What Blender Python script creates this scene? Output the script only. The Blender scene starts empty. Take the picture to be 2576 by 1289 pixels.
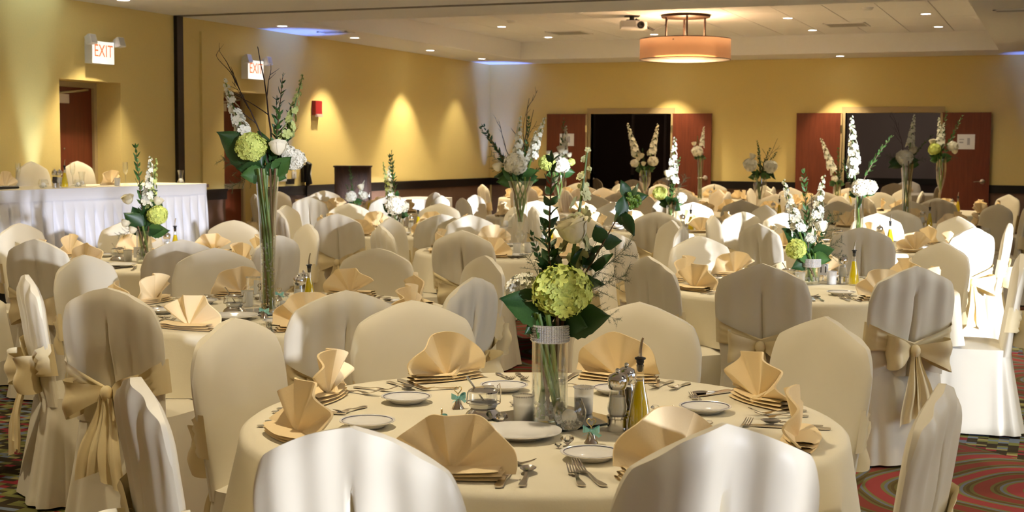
import bpy, math, random
import numpy as np
from mathutils import Vector, Matrix, noise

# ------------------------------------------------------------------ camera
FPX, CXP, CYP, CAMH = 3400.0, 1288.0, 644.5, 1.52
def _axes():
    hs, hy, vx = 0.0066, 377.0, 2673.0
    n = np.array([-hs, 1.0, -(hy - CYP) / FPX]); n /= np.linalg.norm(n)
    d = np.array([(vx - CXP) / FPX, (hy + hs * (vx - CXP) - CYP) / FPX, 1.0]); d /= np.linalg.norm(d)
    x = np.cross(d, -n); x /= np.linalg.norm(x)
    return np.array([x, d, -n])
RC = _axes()
def ray(px, py): return RC @ np.array([(px - CXP) / FPX, (py - CYP) / FPX, 1.0])
def atz(px, py, z):
    r = ray(px, py); t = (z - CAMH) / r[2]; return Vector((r[0] * t, r[1] * t, z))
def atX(px, py, X):
    r = ray(px, py); t = X / r[0]; return Vector((X, r[1] * t, CAMH + r[2] * t))
def atY(px, py, Y):
    r = ray(px, py); t = Y / r[1]; return Vector((r[0] * t, Y, CAMH + r[2] * t))
def atD(px, py, d):
    r = ray(px, py); return Vector((r[0] * d, r[1] * d, CAMH + r[2] * d))
def depth(p):
    return float((RC.T @ (np.array(p) - np.array([0, 0, CAMH])))[2])

scene = bpy.context.scene
COL = scene.collection
cam_d = bpy.data.cameras.new('camera'); cam = bpy.data.objects.new('camera', cam_d); COL.objects.link(cam)
M = Matrix.Identity(4)
for i in range(3):
    M[i][0] = RC[i][0]; M[i][1] = -RC[i][1]; M[i][2] = -RC[i][2]
M[0][3], M[1][3], M[2][3] = 0, 0, CAMH
cam.matrix_world = M
cam_d.sensor_fit = 'HORIZONTAL'; cam_d.sensor_width = 36.0; cam_d.lens = 36.0 * FPX / 2576.0
cam_d.clip_start = 0.05; cam_d.clip_end = 200
cam_d.dof.use_dof = True; cam_d.dof.focus_distance = 4.6; cam_d.dof.aperture_fstop = 9.0
scene.camera = cam

# ------------------------------------------------------------------ world, sun, exposure
w = bpy.data.worlds.new('world'); scene.world = w; w.use_nodes = True
bg = w.node_tree.nodes['Background']; bg.inputs[0].default_value = (0.76, 0.85, 1.0, 1); bg.inputs[1].default_value = 3.2
sd = bpy.data.lights.new('sun', 'SUN'); so = bpy.data.objects.new('sun', sd); COL.objects.link(so)
SUN_EL = math.radians(5.0)
sdir = Vector((-0.8 * math.cos(SUN_EL), 0.6 * math.cos(SUN_EL), -math.sin(SUN_EL)))
so.rotation_euler = sdir.to_track_quat('-Z', 'Y').to_euler(); so.location = (8, -6, 4)
sd.energy = 7.5; sd.angle = math.radians(1.2); sd.color = (0.88, 0.89, 1.0)
scene.view_settings.view_transform = 'Standard'; scene.view_settings.look = 'None'
scene.view_settings.gamma = 1.0; scene.view_settings.use_curve_mapping = False
scene.view_settings.exposure = 0.92
cy = scene.cycles
cy.use_denoising = True; cy.max_bounces = 6; cy.diffuse_bounces = 3; cy.glossy_bounces = 2; cy.use_adaptive_sampling = True; cy.adaptive_threshold = 0.2; cy.adaptive_min_samples = 16
cy.transmission_bounces = 5; cy.transparent_max_bounces = 10; cy.light_sampling_threshold = 0.02; cy.caustics_reflective = False; cy.caustics_refractive = False
cy.sample_clamp_indirect = 6.0

# ------------------------------------------------------------------ materials
def mat(name, col, rough=0.6, metal=0.0, spec=0.5, emit=None, es=0.0, trans=0.0, ior=1.45, sheen=0.0):
    m = bpy.data.materials.new(name); m.use_nodes = True
    b = m.node_tree.nodes['Principled BSDF']
    b.inputs['Base Color'].default_value = (*col, 1); b.inputs['Roughness'].default_value = rough
    b.inputs['Metallic'].default_value = metal; b.inputs['Specular IOR Level'].default_value = spec
    b.inputs['Transmission Weight'].default_value = trans; b.inputs['IOR'].default_value = ior
    b.inputs['Sheen Weight'].default_value = sheen
    if emit: m.cycles.emission_sampling = 'NONE'; b.inputs['Emission Color'].default_value = (*emit, 1); b.inputs['Emission Strength'].default_value = es
    return m
def nd(m, t, **k):
    n = m.node_tree.nodes.new(t)
    for a, v in k.items(): setattr(n, a, v)
    return n
def vary(m, scale=8.0, amt=0.12, bump=0.0, bscale=60.0, stretch=None):
    """colour variation by noise plus optional fine bump"""
    t = m.node_tree; b = t.nodes['Principled BSDF']; col = tuple(b.inputs['Base Color'].default_value)
    tc = nd(m, 'ShaderNodeTexCoord'); src = tc.outputs['Object']
    if stretch:
        mp = nd(m, 'ShaderNodeMapping'); mp.inputs['Scale'].default_value = stretch; t.links.new(src, mp.inputs[0]); src = mp.outputs[0]
    n = nd(m, 'ShaderNodeTexNoise'); n.inputs['Scale'].default_value = scale; n.inputs['Detail'].default_value = 3; t.links.new(src, n.inputs['Vector'])
    mx = nd(m, 'ShaderNodeMix', data_type='RGBA'); t.links.new(n.outputs['Fac'], mx.inputs[0])
    mx.inputs[6].default_value = (*[c * (1 - amt) for c in col[:3]], 1); mx.inputs[7].default_value = (*[min(1, c * (1 + amt)) for c in col[:3]], 1)
    t.links.new(mx.outputs[2], b.inputs['Base Color'])
    if bump:
        n2 = nd(m, 'ShaderNodeTexNoise'); n2.inputs['Scale'].default_value = bscale; t.links.new(src, n2.inputs['Vector'])
        bp = nd(m, 'ShaderNodeBump'); bp.inputs['Strength'].default_value = bump; bp.inputs['Distance'].default_value = 0.01
        t.links.new(n2.outputs['Fac'], bp.inputs['Height']); t.links.new(bp.outputs[0], b.inputs['Normal'])
    return m
def thin_glass(name, col, gl=0.09, frost=0.0):
    m = bpy.data.materials.new(name); m.use_nodes = True; t = m.node_tree; t.nodes.clear()
    o = nd(m, 'ShaderNodeOutputMaterial'); tr = nd(m, 'ShaderNodeBsdfTransparent'); tr.inputs[0].default_value = (*col, 1)
    g = nd(m, 'ShaderNodeBsdfGlossy'); g.inputs['Roughness'].default_value = 0.04; g.inputs[0].default_value = (1, 1, 1, 1)
    lw = nd(m, 'ShaderNodeLayerWeight'); lw.inputs[0].default_value = 0.35
    mr = nd(m, 'ShaderNodeMapRange'); mr.inputs[3].default_value = gl; mr.inputs[4].default_value = 0.75
    t.links.new(lw.outputs['Facing'], mr.inputs[0]); mx = nd(m, 'ShaderNodeMixShader')
    t.links.new(mr.outputs[0], mx.inputs[0]); t.links.new(tr.outputs[0], mx.inputs[1]); t.links.new(g.outputs[0], mx.inputs[2])
    last = mx
    if frost:
        d = nd(m, 'ShaderNodeBsdfTranslucent'); d.inputs[0].default_value = (*col, 1); d2 = nd(m, 'ShaderNodeBsdfDiffuse'); d2.inputs[0].default_value = (*col, 1)
        ad = nd(m, 'ShaderNodeMixShader'); t.links.new(d.outputs[0], ad.inputs[1]); t.links.new(d2.outputs[0], ad.inputs[2])
        m2 = nd(m, 'ShaderNodeMixShader'); m2.inputs[0].default_value = frost; t.links.new(mx.outputs[0], m2.inputs[1]); t.links.new(ad.outputs[0], m2.inputs[2]); last = m2
    t.links.new(last.outputs[0], o.inputs[0]); return m

MT = {}
MT['cover'] = vary(mat('ivory_satin', (0.82, 0.75, 0.585), 0.42, spec=0.35, sheen=0.1), 5, 0.03, 0.05, 18)
MT['cloth'] = vary(mat('ivory_table_linen', (0.85, 0.775, 0.59), 0.75, spec=0.2), 5, 0.03, 0.05, 150)
MT['sash'] = vary(mat('gold_satin', (0.86, 0.71, 0.40), 0.4, spec=0.4, sheen=0.1), 6, 0.05, 0.1, 25)
MT['napkin'] = vary(mat('peach_linen', (0.98, 0.765, 0.45), 0.7, spec=0.2), 9, 0.05, 0.05, 160)
MT['white_cloth'] = vary(mat('white_skirt_satin', (0.90, 0.91, 0.94), 0.4, spec=0.4), 5, 0.03)
MT['wall'] = vary(mat('mustard_wall_vinyl', (0.80, 0.635, 0.25), 0.8, spec=0.2), 90, 0.05, 0.15, 220)
MT['ceil'] = vary(mat('cream_ceiling_paint', (0.88, 0.87, 0.84), 0.9, spec=0.1), 20, 0.02)
MT['tile'] = vary(mat('ceiling_tile_fibre', (0.92, 0.92, 0.92), 0.95, spec=0.1), 60, 0.03, 0.1, 200)
MT['rail'] = mat('black_brown_rail', (0.007, 0.005, 0.005), 0.4)
MT['wainscot'] = vary(mat('brown_wainscot', (0.17, 0.095, 0.062), 0.45), 6, 0.2)
MT['door'] = vary(mat('mahogany_veneer', (0.155, 0.034, 0.014), 0.4), 3, 0.35, 0, 60, (12, 12, 1))
MT['frame'] = mat('tan_door_frame', (0.45, 0.34, 0.17), 0.5)
MT['chrome'] = mat('chrome', (0.75, 0.73, 0.70), 0.12, 1.0)
MT['steel'] = mat('polished_flatware', (0.62, 0.57, 0.50), 0.2, 1.0)
MT['brushed'] = mat('brushed_aluminium', (0.6, 0.6, 0.6), 0.35, 1.0)
MT['black'] = mat('black_plastic', (0.008, 0.008, 0.009), 0.35)
MT['bronze'] = mat('dark_bronze', (0.045, 0.022, 0.014), 0.4, 0.6)
MT['white'] = mat('white_plastic', (0.85, 0.85, 0.84), 0.4)
MT['paper'] = mat('white_paper', (0.85, 0.85, 0.86), 0.8)
MT['ink'] = mat('black_ink', (0.01, 0.01, 0.01), 0.6)
MT['greyink'] = mat('grey_print', (0.45, 0.45, 0.5), 0.8)
MT['redpaint'] = mat('red_plastic', (0.34, 0.02, 0.025), 0.35)
MT['exitred'] = mat('exit_letters', (0.8, 0.1, 0.03), 0.5, emit=(1, 0.22, 0.06), es=0.5)
MT['exitface'] = mat('lit_exit_face', (0.9, 0.88, 0.82), 0.5, emit=(1, 0.97, 0.9), es=0.45)
MT['china'] = mat('white_china', (0.86, 0.84, 0.80), 0.12, spec=0.6)
MT['bluerim'] = mat('blue_glaze_line', (0.10, 0.11, 0.22), 0.15)
MT['glass'] = thin_glass('clear_glass', (0.97, 0.985, 0.97))
MT['winglass'] = thin_glass('window_glass', (0.95, 0.97, 0.98), 0.03)
MT['sundimglass'] = thin_glass('grey_tinted_window_glass', (0.42, 0.44, 0.46), 0.03)  # tint added to weaken the sun through most of the unseen windows
MT['skirtdimglass'] = thin_glass('dark_tinted_window_glass', (0.20, 0.205, 0.215), 0.03)  # darker tint added so the high window doesn't overexpose the head-table skirt
MT['frost'] = thin_glass('frosted_glass', (0.88, 0.88, 0.86), 0.08, 0.55)
MT['water'] = thin_glass('vase_water', (0.95, 0.97, 0.92), 0.02)
MT['crystal'] = mat('clear_crystal', (0.97, 0.97, 0.97), 0.0, trans=1.0, ior=1.5)
MT['gel'] = thin_glass('water_beads', (0.92, 0.93, 0.88), 0.25, 0.35)
MT['oil'] = mat('olive_oil', (0.93, 0.68, 0.006), 0.15, trans=0.0, ior=1.2)
MT['wax'] = mat('white_wax', (0.9, 0.88, 0.84), 0.5)
MT['salt'] = mat('salt', (0.85, 0.83, 0.8), 0.8)
MT['pepper'] = mat('peppercorns', (0.03, 0.02, 0.015), 0.8)
MT['mirror'] = mat('mirror_tile', (0.55, 0.57, 0.56), 0.03, 1.0)
MT['mirroredge'] = mat('dark_mirror_edge', (0.02, 0.03, 0.03), 0.2)
MT['rhine'] = mat('rhinestones', (0.80, 0.78, 0.74), 0.12, 0.55)
MT['bell'] = mat('silver_bell', (0.78, 0.70, 0.58), 0.12, 1.0)
MT['gold'] = mat('gold_wire', (0.8, 0.62, 0.3), 0.15, 1.0)
MT['ribbon'] = mat('aqua_organza', (0.33, 0.72, 0.72), 0.5)
MT['hyd_green'] = vary(mat('lime_hydrangea', (0.68, 0.76, 0.20), 0.6, spec=0.2), 30, 0.25)
MT['hyd_white'] = vary(mat('cream_hydrangea', (0.88, 0.85, 0.70), 0.6, spec=0.2), 30, 0.1)
MT['rose'] = mat('cream_rose', (0.86, 0.80, 0.60), 0.55, spec=0.2)
MT['bloom'] = mat('white_blossom', (0.84, 0.83, 0.68), 0.6, spec=0.2)
MT['bloomcream'] = mat('cream_blossom', (0.72, 0.72, 0.38), 0.6, spec=0.2)
MT['greenbloom'] = mat('lime_blossom', (0.55, 0.62, 0.22), 0.6, spec=0.2)
MT['leaf'] = vary(mat('dark_green_leaf', (0.025, 0.075, 0.018), 0.4), 40, 0.35)
MT['leaf2'] = vary(mat('mid_green_leaf', (0.055, 0.14, 0.03), 0.45), 40, 0.3)
MT['stem'] = vary(mat('green_stem', (0.13, 0.22, 0.035), 0.45), 20, 0.3)
MT['brownstem'] = mat('brown_stem', (0.12, 0.06, 0.02), 0.6)
MT['twig'] = mat('dark_twig', (0.03, 0.016, 0.012), 0.7)
MT['fern'] = mat('fern_green', (0.05, 0.085, 0.03), 0.6)
MT['berry'] = mat('green_berry', (0.12, 0.22, 0.03), 0.3)
MT['shade'] = thin_glass('sheer_drum_fabric', (0.62, 0.40, 0.26), 0.02, 0.62)
MT['innershade'] = mat('inner_drum_shade', (0.85, 0.72, 0.56), 0.8, emit=(1, 0.62, 0.33), es=0.33)
MT['lamp'] = mat('lit_downlight', (1, 1, 1), 0.5, emit=(1, 0.93, 0.82), es=9.0)
MT['ledlamp'] = mat('lit_led_lens', (0.3, 0.5, 1), 0.5, emit=(0.25, 0.6, 1), es=6.0)
MT['bark'] = vary(mat('dark_bark_wood', (0.055, 0.028, 0.018), 0.7), 5, 0.7, 0.6, 20, (6, 6, 1))
MT['vent'] = mat('grey_vent', (0.42, 0.41, 0.38), 0.6)
MT['foyer'] = mat('grey_foyer_wall', (0.20, 0.17, 0.17), 0.9)
MT['foyerdark'] = mat('dark_foyer_panel', (0.035, 0.018, 0.014), 0.6)
MT['brown_cover'] = vary(mat('tan_chair_cover', (0.62, 0.46, 0.34), 0.6), 5, 0.05)
MT['blackhole'] = mat('dark_slot', (0.004, 0.004, 0.004), 0.7)

def carpet():
    m = mat('patterned_carpet', (0.1, 0.1, 0.1), 0.95, spec=0.1); t = m.node_tree; b = t.nodes['Principled BSDF']; L = t.links.new
    g = nd(m, 'ShaderNodeNewGeometry'); pos = g.outputs['Position']
    def snap(sx, sy):
        v = nd(m, 'ShaderNodeVectorMath', operation='SNAP'); L(pos, v.inputs[0]); v.inputs[1].default_value = (sx, sy, 10)
        wn = nd(m, 'ShaderNodeTexWhiteNoise', noise_dimensions='2D'); L(v.outputs[0], wn.inputs['Vector']); return wn
    def ramp(src, cols):
        r = nd(m, 'ShaderNodeValToRGB'); r.color_ramp.interpolation = 'CONSTANT'; e = r.color_ramp.elements
        while len(e) < len(cols): e.new(0.5)
        for i, c in enumerate(cols): e[i].position = i / len(cols); e[i].color = (*c, 1)
        L(src, r.inputs[0]); return r
    mosaic = ramp(snap(0.052, 0.036).outputs['Value'], [(0.045, 0.032, 0.015), (0.19, 0.19, 0.055), (0.05, 0.036, 0.016), (0.24, 0.03, 0.035), (0.30, 0.26, 0.10), (0.16, 0.19, 0.23), (0.04, 0.03, 0.015), (0.16, 0.15, 0.045)])
    n = nd(m, 'ShaderNodeTexNoise'); n.inputs['Scale'].default_value = 2.2; L(pos, n.inputs['Vector'])
    wv = nd(m, 'ShaderNodeTexWave', wave_type='RINGS', rings_direction='Z'); wv.inputs['Scale'].default_value = 1.1; wv.inputs['Distortion'].default_value = 5; wv.inputs['Detail'].default_value = 1
    md = nd(m, 'ShaderNodeVectorMath', operation='WRAP'); L(pos, md.inputs[0]); md.inputs[1].default_value = (0.8, 0.8, 5); md.inputs[2].default_value = (-0.8, -0.8, -5)
    L(md.outputs[0], wv.inputs['Vector'])
    arcs = ramp(wv.outputs['Fac'], [(0.20, 0.045, 0.03), (0.13, 0.11, 0.035), (0.09, 0.06, 0.02), (0.12, 0.09, 0.03), (0.14, 0.15, 0.17), (0.17, 0.15, 0.05), (0.28, 0.05, 0.045)])
    sp = nd(m, 'ShaderNodeTexWave', wave_type='BANDS', bands_direction='DIAGONAL'); sp.inputs['Scale'].default_value = 0.16; sp.inputs['Distortion'].default_value = 3; L(pos, sp.inputs['Vector'])
    th = nd(m, 'ShaderNodeMath', operation='GREATER_THAN'); th.inputs[1].default_value = 0.5; L(sp.outputs['Fac'], th.inputs[0])
    mx = nd(m, 'ShaderNodeMix', data_type='RGBA'); L(th.outputs[0], mx.inputs[0]); L(mosaic.outputs[0], mx.inputs[6]); L(arcs.outputs[0], mx.inputs[7])
    L(mx.outputs[2], b.inputs['Base Color']); return m
MT['carpet'] = carpet()

# ------------------------------------------------------------------ mesh helpers
class MB:
    def __init__(s): s.v = []; s.f = []
    def add(s, vs, fs):
        o = len(s.v); s.v += [tuple(v) for v in vs]; s.f += [tuple(i + o for i in f) for f in fs]; return s
    def box(s, a, b):
        x0, y0, z0 = a; x1, y1, z1 = b
        return s.add([(x0, y0, z0), (x1, y0, z0), (x1, y1, z0), (x0, y1, z0), (x0, y0, z1), (x1, y0, z1), (x1, y1, z1), (x0, y1, z1)],
                     [(0, 3, 2, 1), (4, 5, 6, 7), (0, 1, 5, 4), (1, 2, 6, 5), (2, 3, 7, 6), (3, 0, 4, 7)])
    def grid(s, fn, nu, nv, cu=False, flip=False):
        vs = [fn(i / (nu if cu else nu - 1), j / (nv - 1)) for j in range(nv) for i in range(nu)]
        fs = []
        for j in range(nv - 1):
            for i in range(nu if cu else nu - 1):
                a = j * nu + i; b = j * nu + (i + 1) % nu; q = (a, b, b + nu, a + nu)
                fs.append(q[::-1] if flip else q)
        return s.add(vs, fs)
    def lathe(s, prof, n=24, c=(0, 0, 0), cap=True):
        vs = []; fs = []
        for r, z in prof:
            for k in range(n):
                a = 2 * math.pi * k / n; vs.append((c[0] + r * math.cos(a), c[1] + r * math.sin(a), c[2] + z))
        m = len(prof)
        for j in range(m - 1):
            for k in range(n): fs.append((j * n + k, j * n + (k + 1) % n, (j + 1) * n + (k + 1) % n, (j + 1) * n + k))
        if cap:
            if prof[0][0] > 1e-5: fs.append(tuple(range(n - 1, -1, -1)))
            if prof[-1][0] > 1e-5: fs.append(tuple((m - 1) * n + k for k in range(n)))
        return s.add(vs, fs)
    def tube(s, pts, rad, n=6, cap=True):
        pts = [Vector(p) for p in pts]; m = len(pts)
        if not hasattr(rad, '__len__'): rad = [rad] * m
        vs = []; ref = None
        for i, p in enumerate(pts):
            t = (pts[min(i + 1, m - 1)] - pts[max(i - 1, 0)])
            if t.length < 1e-9: t = Vector((0, 0, 1))
            t.normalize()
            if ref is None: ref = t.orthogonal()
            a = (ref - t * ref.dot(t))
            if a.length < 1e-6: a = t.orthogonal()
            a.normalize(); ref = a; b = t.cross(a)
            for k in range(n):
                an = 2 * math.pi * k / n; vs.append(p + (a * math.cos(an) + b * math.sin(an)) * rad[i])
        fs = [(j * n + k, j * n + (k + 1) % n, (j + 1) * n + (k + 1) % n, (j + 1) * n + k) for j in range(m - 1) for k in range(n)]
        if cap: fs += [tuple(range(n - 1, -1, -1)), tuple((m - 1) * n + k for k in range(n))]
        return s.add(vs, fs)
    def ball(s, c, r, nu=10, nv=7):
        if not hasattr(r, '__len__'): r = (r, r, r)
        return s.grid(lambda u, v: (c[0] + r[0] * math.cos(2 * math.pi * u) * math.sin(math.pi * v), c[1] + r[1] * math.sin(2 * math.pi * u) * math.sin(math.pi * v), c[2] - r[2] * math.cos(math.pi * v)), nu, nv, True)
    def xf(s, mtx):
        s.v = [tuple(mtx @ Vector(v)) for v in s.v]; return s
    def join(s, o, mtx=None):
        vs = o.v if mtx is None else [tuple(mtx @ Vector(v)) for v in o.v]
        return s.add(vs, o.f)
    def mesh(s, name, m, smooth=True, sharp=40):
        me = bpy.data.meshes.new(name); me.from_pydata(s.v, [], s.f); me.update()
        if smooth:
            me.polygons.foreach_set('use_smooth', [True] * len(me.polygons))
            if sharp: me.set_sharp_from_angle(angle=math.radians(sharp))
        me.materials.append(MT[m] if isinstance(m, str) else m); return me

def ob(name, me, parent=None, loc=None, rot=None, scale=None):
    o = bpy.data.objects.new(name, me); COL.objects.link(o)
    if parent: o.parent = parent
    if loc is not None: o.location = loc
    if rot is not None: o.rotation_euler = rot
    if scale is not None: o.scale = scale if hasattr(scale, '__len__') else (scale,) * 3
    return o
def part(name, mb, m, parent, smooth=True, sharp=40, **k): return ob(name, mb.mesh(name, m, smooth, sharp), parent, **k)
def tag(o, label, cat, group=None):
    o['label'] = label; o['category'] = cat
    if group: o['group'] = group
    return o
def thing(name, label, cat, loc=(0, 0, 0), rz=0.0, group=None):
    o = bpy.data.objects.new(name, None); COL.objects.link(o); o.location = loc; o.rotation_euler = (0, 0, rz); o.empty_display_size = 0.05
    return tag(o, label, cat, group)
def struct(name, mb, m, parent=None, smooth=False):
    o = part(name, mb, m, parent, smooth)
    if parent is None: o['kind'] = 'structure'
    return o
def copy_thing(src, loc, rz, label, group=None):
    r = src.copy(); COL.objects.link(r); r.location = loc; r.rotation_euler = (0, 0, rz); r['label'] = label
    if group: r['group'] = group
    elif 'group' in r: del r['group']
    for ch in KIDS[src.name]:
        c = ch.copy(); COL.objects.link(c); c.parent = r
        for g in KIDS.get(ch.name, ()):
            d = g.copy(); COL.objects.link(d); d.parent = c
    return r
KIDS = {}
def remember(o):
    KIDS[o.name] = list(o.children)
    for c in o.children: KIDS[c.name] = list(c.children)
def lamp_obj(name, kind, loc, energy, color, **k):
    l = bpy.data.lights.new(name, kind); l.energy = energy; l.color = color
    for a, v in k.items(): setattr(l, a, v)
    o = bpy.data.objects.new(name, l); COL.objects.link(o); o.location = loc; return o
def text_mesh(txt, size, m, depth=0.002):
    c = bpy.data.curves.new('txt', 'FONT'); c.body = txt; c.size = size; c.extrude = depth; c.align_x = 'CENTER'; c.align_y = 'CENTER'
    o = bpy.data.objects.new('txt', c); COL.objects.link(o); bpy.context.view_layer.update()
    me = bpy.data.meshes.new_from_object(o.evaluated_get(bpy.context.evaluated_depsgraph_get()))
    bpy.data.objects.remove(o); me.materials.clear(); me.materials.append(MT[m]); return me
def lerp(a, b, t): return a + (b - a) * t
def sst(t): t = max(0, min(1, t)); return t * t * (3 - 2 * t)
PI = math.pi
random.seed(7)

# ------------------------------------------------------------------ the room
LX, BY, RX, FY = -9.78, 22.98, 4.2, -3.2
ZS, ZT, RAILT, RAILB = 3.074, 3.37, 1.005, 0.875
WARM = (1.0, 0.84, 0.575)
struct('floor', MB().box((LX - 1.5, FY - 0.3, -0.1), (RX + 0.3, 29.2, 0.0)), 'carpet')

def wall(name, axis, c0, c1, a0, a1, z1, holes, m='wall'):
    """axis 'x': wall thick c0..c1 in x, spans a0..a1 in y with holes (b0,b1,z0,z1)"""
    mb = MB()
    def bx(b0, b1, za, zb):
        if b1 - b0 < 1e-4 or zb - za < 1e-4: return
        mb.box((c0, b0, za), (c1, b1, zb)) if axis == 'x' else mb.box((b0, c0, za), (b1, c1, zb))
    p = a0
    for b0, b1, za, zb in sorted(holes):
        bx(p, b0, 0, z1); bx(b0, b1, 0, za); bx(b0, b1, zb, z1); p = b1
    bx(p, a1, 0, z1); return struct(name, mb, m)
D1 = (11.44, 12.44); D2 = (14.45, 15.42); DH = 2.235
wall('wall_left', 'x', LX - 0.6, LX, FY - 0.3, BY, 3.6, [(D1[0], D1[1], 0, DH), (D2[0], D2[1], 0, DH)])
O1 = (-7.82, -6.34); O2 = (-3.36, -1.85); OH = 2.165
wall('wall_back', 'y', BY, BY + 0.16, LX - 0.6, RX + 0.3, 3.6, [(O1[0], O1[1], 0, OH), (O2[0], O2[1], 0, OH)])
SUN_WIN = [(-2.6, -1.65, 0.45, 2.55), (-1.2, -0.72, 0.45, 2.55), (-0.70, 2.75, 1.86, 2.62), (3.4, 4.3, 0.45, 2.55), (4.85, 5.65, 0.45, 2.55), (6.1, 8.5, 0.45, 2.55)]  # unseen openings set by where sun should fall; high one lights the head-table skirt
wall('wall_right', 'x', RX, RX + 0.25, FY - 0.3, BY, 3.6, [w_ for w_ in SUN_WIN])
wall('wall_front', 'y', FY - 0.25, FY, LX, RX, 3.6, [])
# unseen windows in the right wall, placed and sized to shape the sun patches
for i, (a, b, WS, WT) in enumerate(SUN_WIN):
    w0 = MB(); t = 0.06
    w0.box((RX + 0.08, a, WS), (RX + 0.16, a + t, WT)).box((RX + 0.08, b - t, WS), (RX + 0.16, b, WT)).box((RX + 0.08, a, WS), (RX + 0.16, b, WS + t)).box((RX + 0.08, a, WT - t), (RX + 0.16, b, WT))
    mid = (a + b) / 2; w0.box((RX + 0.08, mid - t / 2, WS), (RX + 0.16, mid + t / 2, WT))
    wo = struct('window_%d' % (i + 1), w0, 'white')
    for p0, p1 in ((a + t, mid - t / 2), (mid + t / 2, b - t)):
        part('pane', MB().add([(RX + 0.12, p0, WS + t), (RX + 0.12, p1, WS + t), (RX + 0.12, p1, WT - t), (RX + 0.12, p0, WT - t)], [(0, 1, 2, 3)]), 'winglass' if i == 5 else 'skirtdimglass' if i == 2 else 'sundimglass', wo, smooth=False)
# wainscot and chair rail
def segs(a0, a1, holes):
    p = a0; out = []
    for b0, b1 in sorted(holes): out.append((p, b0)); p = b1
    out.append((p, a1)); return out
n = 0
for a, b in segs(FY, BY, [D1, D2]):
    n += 1; struct('trim_%d' % n, MB().box((LX, a, RAILB), (LX + 0.035, b, RAILT)).box((LX, a, RAILT - 0.03), (LX + 0.05, b, RAILT)), 'rail')
    struct('wainscot_left_%d' % n, MB().box((LX, a, 0), (LX + 0.012, b, RAILB)), 'wainscot')
    struct('baseboard_left_%d' % n, MB().box((LX + 0.012, a, 0), (LX + 0.03, b, 0.12)), 'rail')
for a, b in segs(LX + 0.05, RX, [O1, O2]):
    n += 1; struct('trim_%d' % n, MB().box((a, BY - 0.035, RAILB), (b, BY, RAILT)).box((a, BY - 0.05, RAILT - 0.03), (b, BY, RAILT)), 'rail')
    struct('wainscot_back_%d' % n, MB().box((a, BY - 0.012, 0), (b, BY, RAILB)), 'wainscot')
    struct('baseboard_back_%d' % n, MB().box((a, BY - 0.03, 0), (b, BY - 0.012, 0.12)), 'rail')
# ceiling: dropped border around a raised tray
TX0, TX1, TY0, TY1 = -8.72, -0.95, 14.6, 21.85
struct('ceiling', MB().box((LX, FY, ZS), (TX0, BY, ZT + 0.1)).box((TX1, FY, ZS), (RX, BY, ZT + 0.1)).box((TX0, TY1, ZS), (TX1, BY, ZT + 0.1)).box((TX0, FY, ZS), (TX1, TY0, ZT + 0.1)).box((LX, FY, ZT + 0.1), (RX, BY, ZT + 0.2)), 'ceil')
tray = struct('ceiling_tray', MB().box((TX0, TY0, ZT + 0.03), (TX1, TY1, ZT + 0.1)), 'ceil')
tw, tl = 0.648, 1.208
tme = MB().box((0.006, 0.006, 0), (tw - 0.006, tl - 0.006, 0.028)).mesh('ceiling_tile', 'tile', False)
for i in range(12):
    for j in range(6): ob('ceiling_tile', tme, tray, loc=(TX0 + i * tw, TY0 + j * tl, ZT))
struct('trim_20', MB().box((LX, 13.42, ZS - 0.004), (RX, 13.56, ZS + 0.0005)), mat('grey_track_slot', (0.16, 0.14, 0.11), 0.6))
struct('trim_21', MB().box((LX, 13.43, 0), (LX + 0.05, 13.55, ZS - 0.005)), 'rail')
# pilaster strips beside the track
struct('trim_22', MB().box((LX, 13.95, RAILT), (LX + 0.03, 14.06, 2.93)), 'wall')

# side exit doors set in alcoves
for k, (a, b) in enumerate((D1, D2)):
    dp = 0.36; x0 = LX - dp
    fr = struct('door_%d' % (k + 1), MB().box((x0 - 0.03, a, 0), (x0 + 0.03, a + 0.05, DH - 0.06)).box((x0 - 0.03, b - 0.05, 0), (x0 + 0.03, b, DH - 0.06)).box((x0 - 0.03, a, DH - 0.06), (x0 + 0.03, b, DH)), 'frame')
    part('door_leaf', MB().box((x0 - 0.05, a + 0.05, 0.005), (x0 - 0.005, b - 0.05, DH - 0.06)), 'door', fr, False)
    part('door_closer', MB().box((x0 - 0.005, a + 0.2, DH - 0.24), (x0 + 0.05, a + 0.52, DH - 0.14)), 'brushed', fr, False)
    part('closer_arm', MB().tube([(x0 + 0.05, a + 0.36, DH - 0.13), (x0 + 0.12, a + 0.62, DH - 0.1), (x0 + 0.03, a + 0.85, DH - 0.08)], 0.012), 'brushed', fr)
    part('panic_bar', MB().box((x0 - 0.005, a + 0.07, 0.98), (x0 + 0.06, b - 0.08, 1.05)), 'brushed', fr, False)
    part('door_viewer', MB().ball((x0, (a + b) / 2 - 0.02, 1.5), 0.012), 'chrome', fr)
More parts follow.
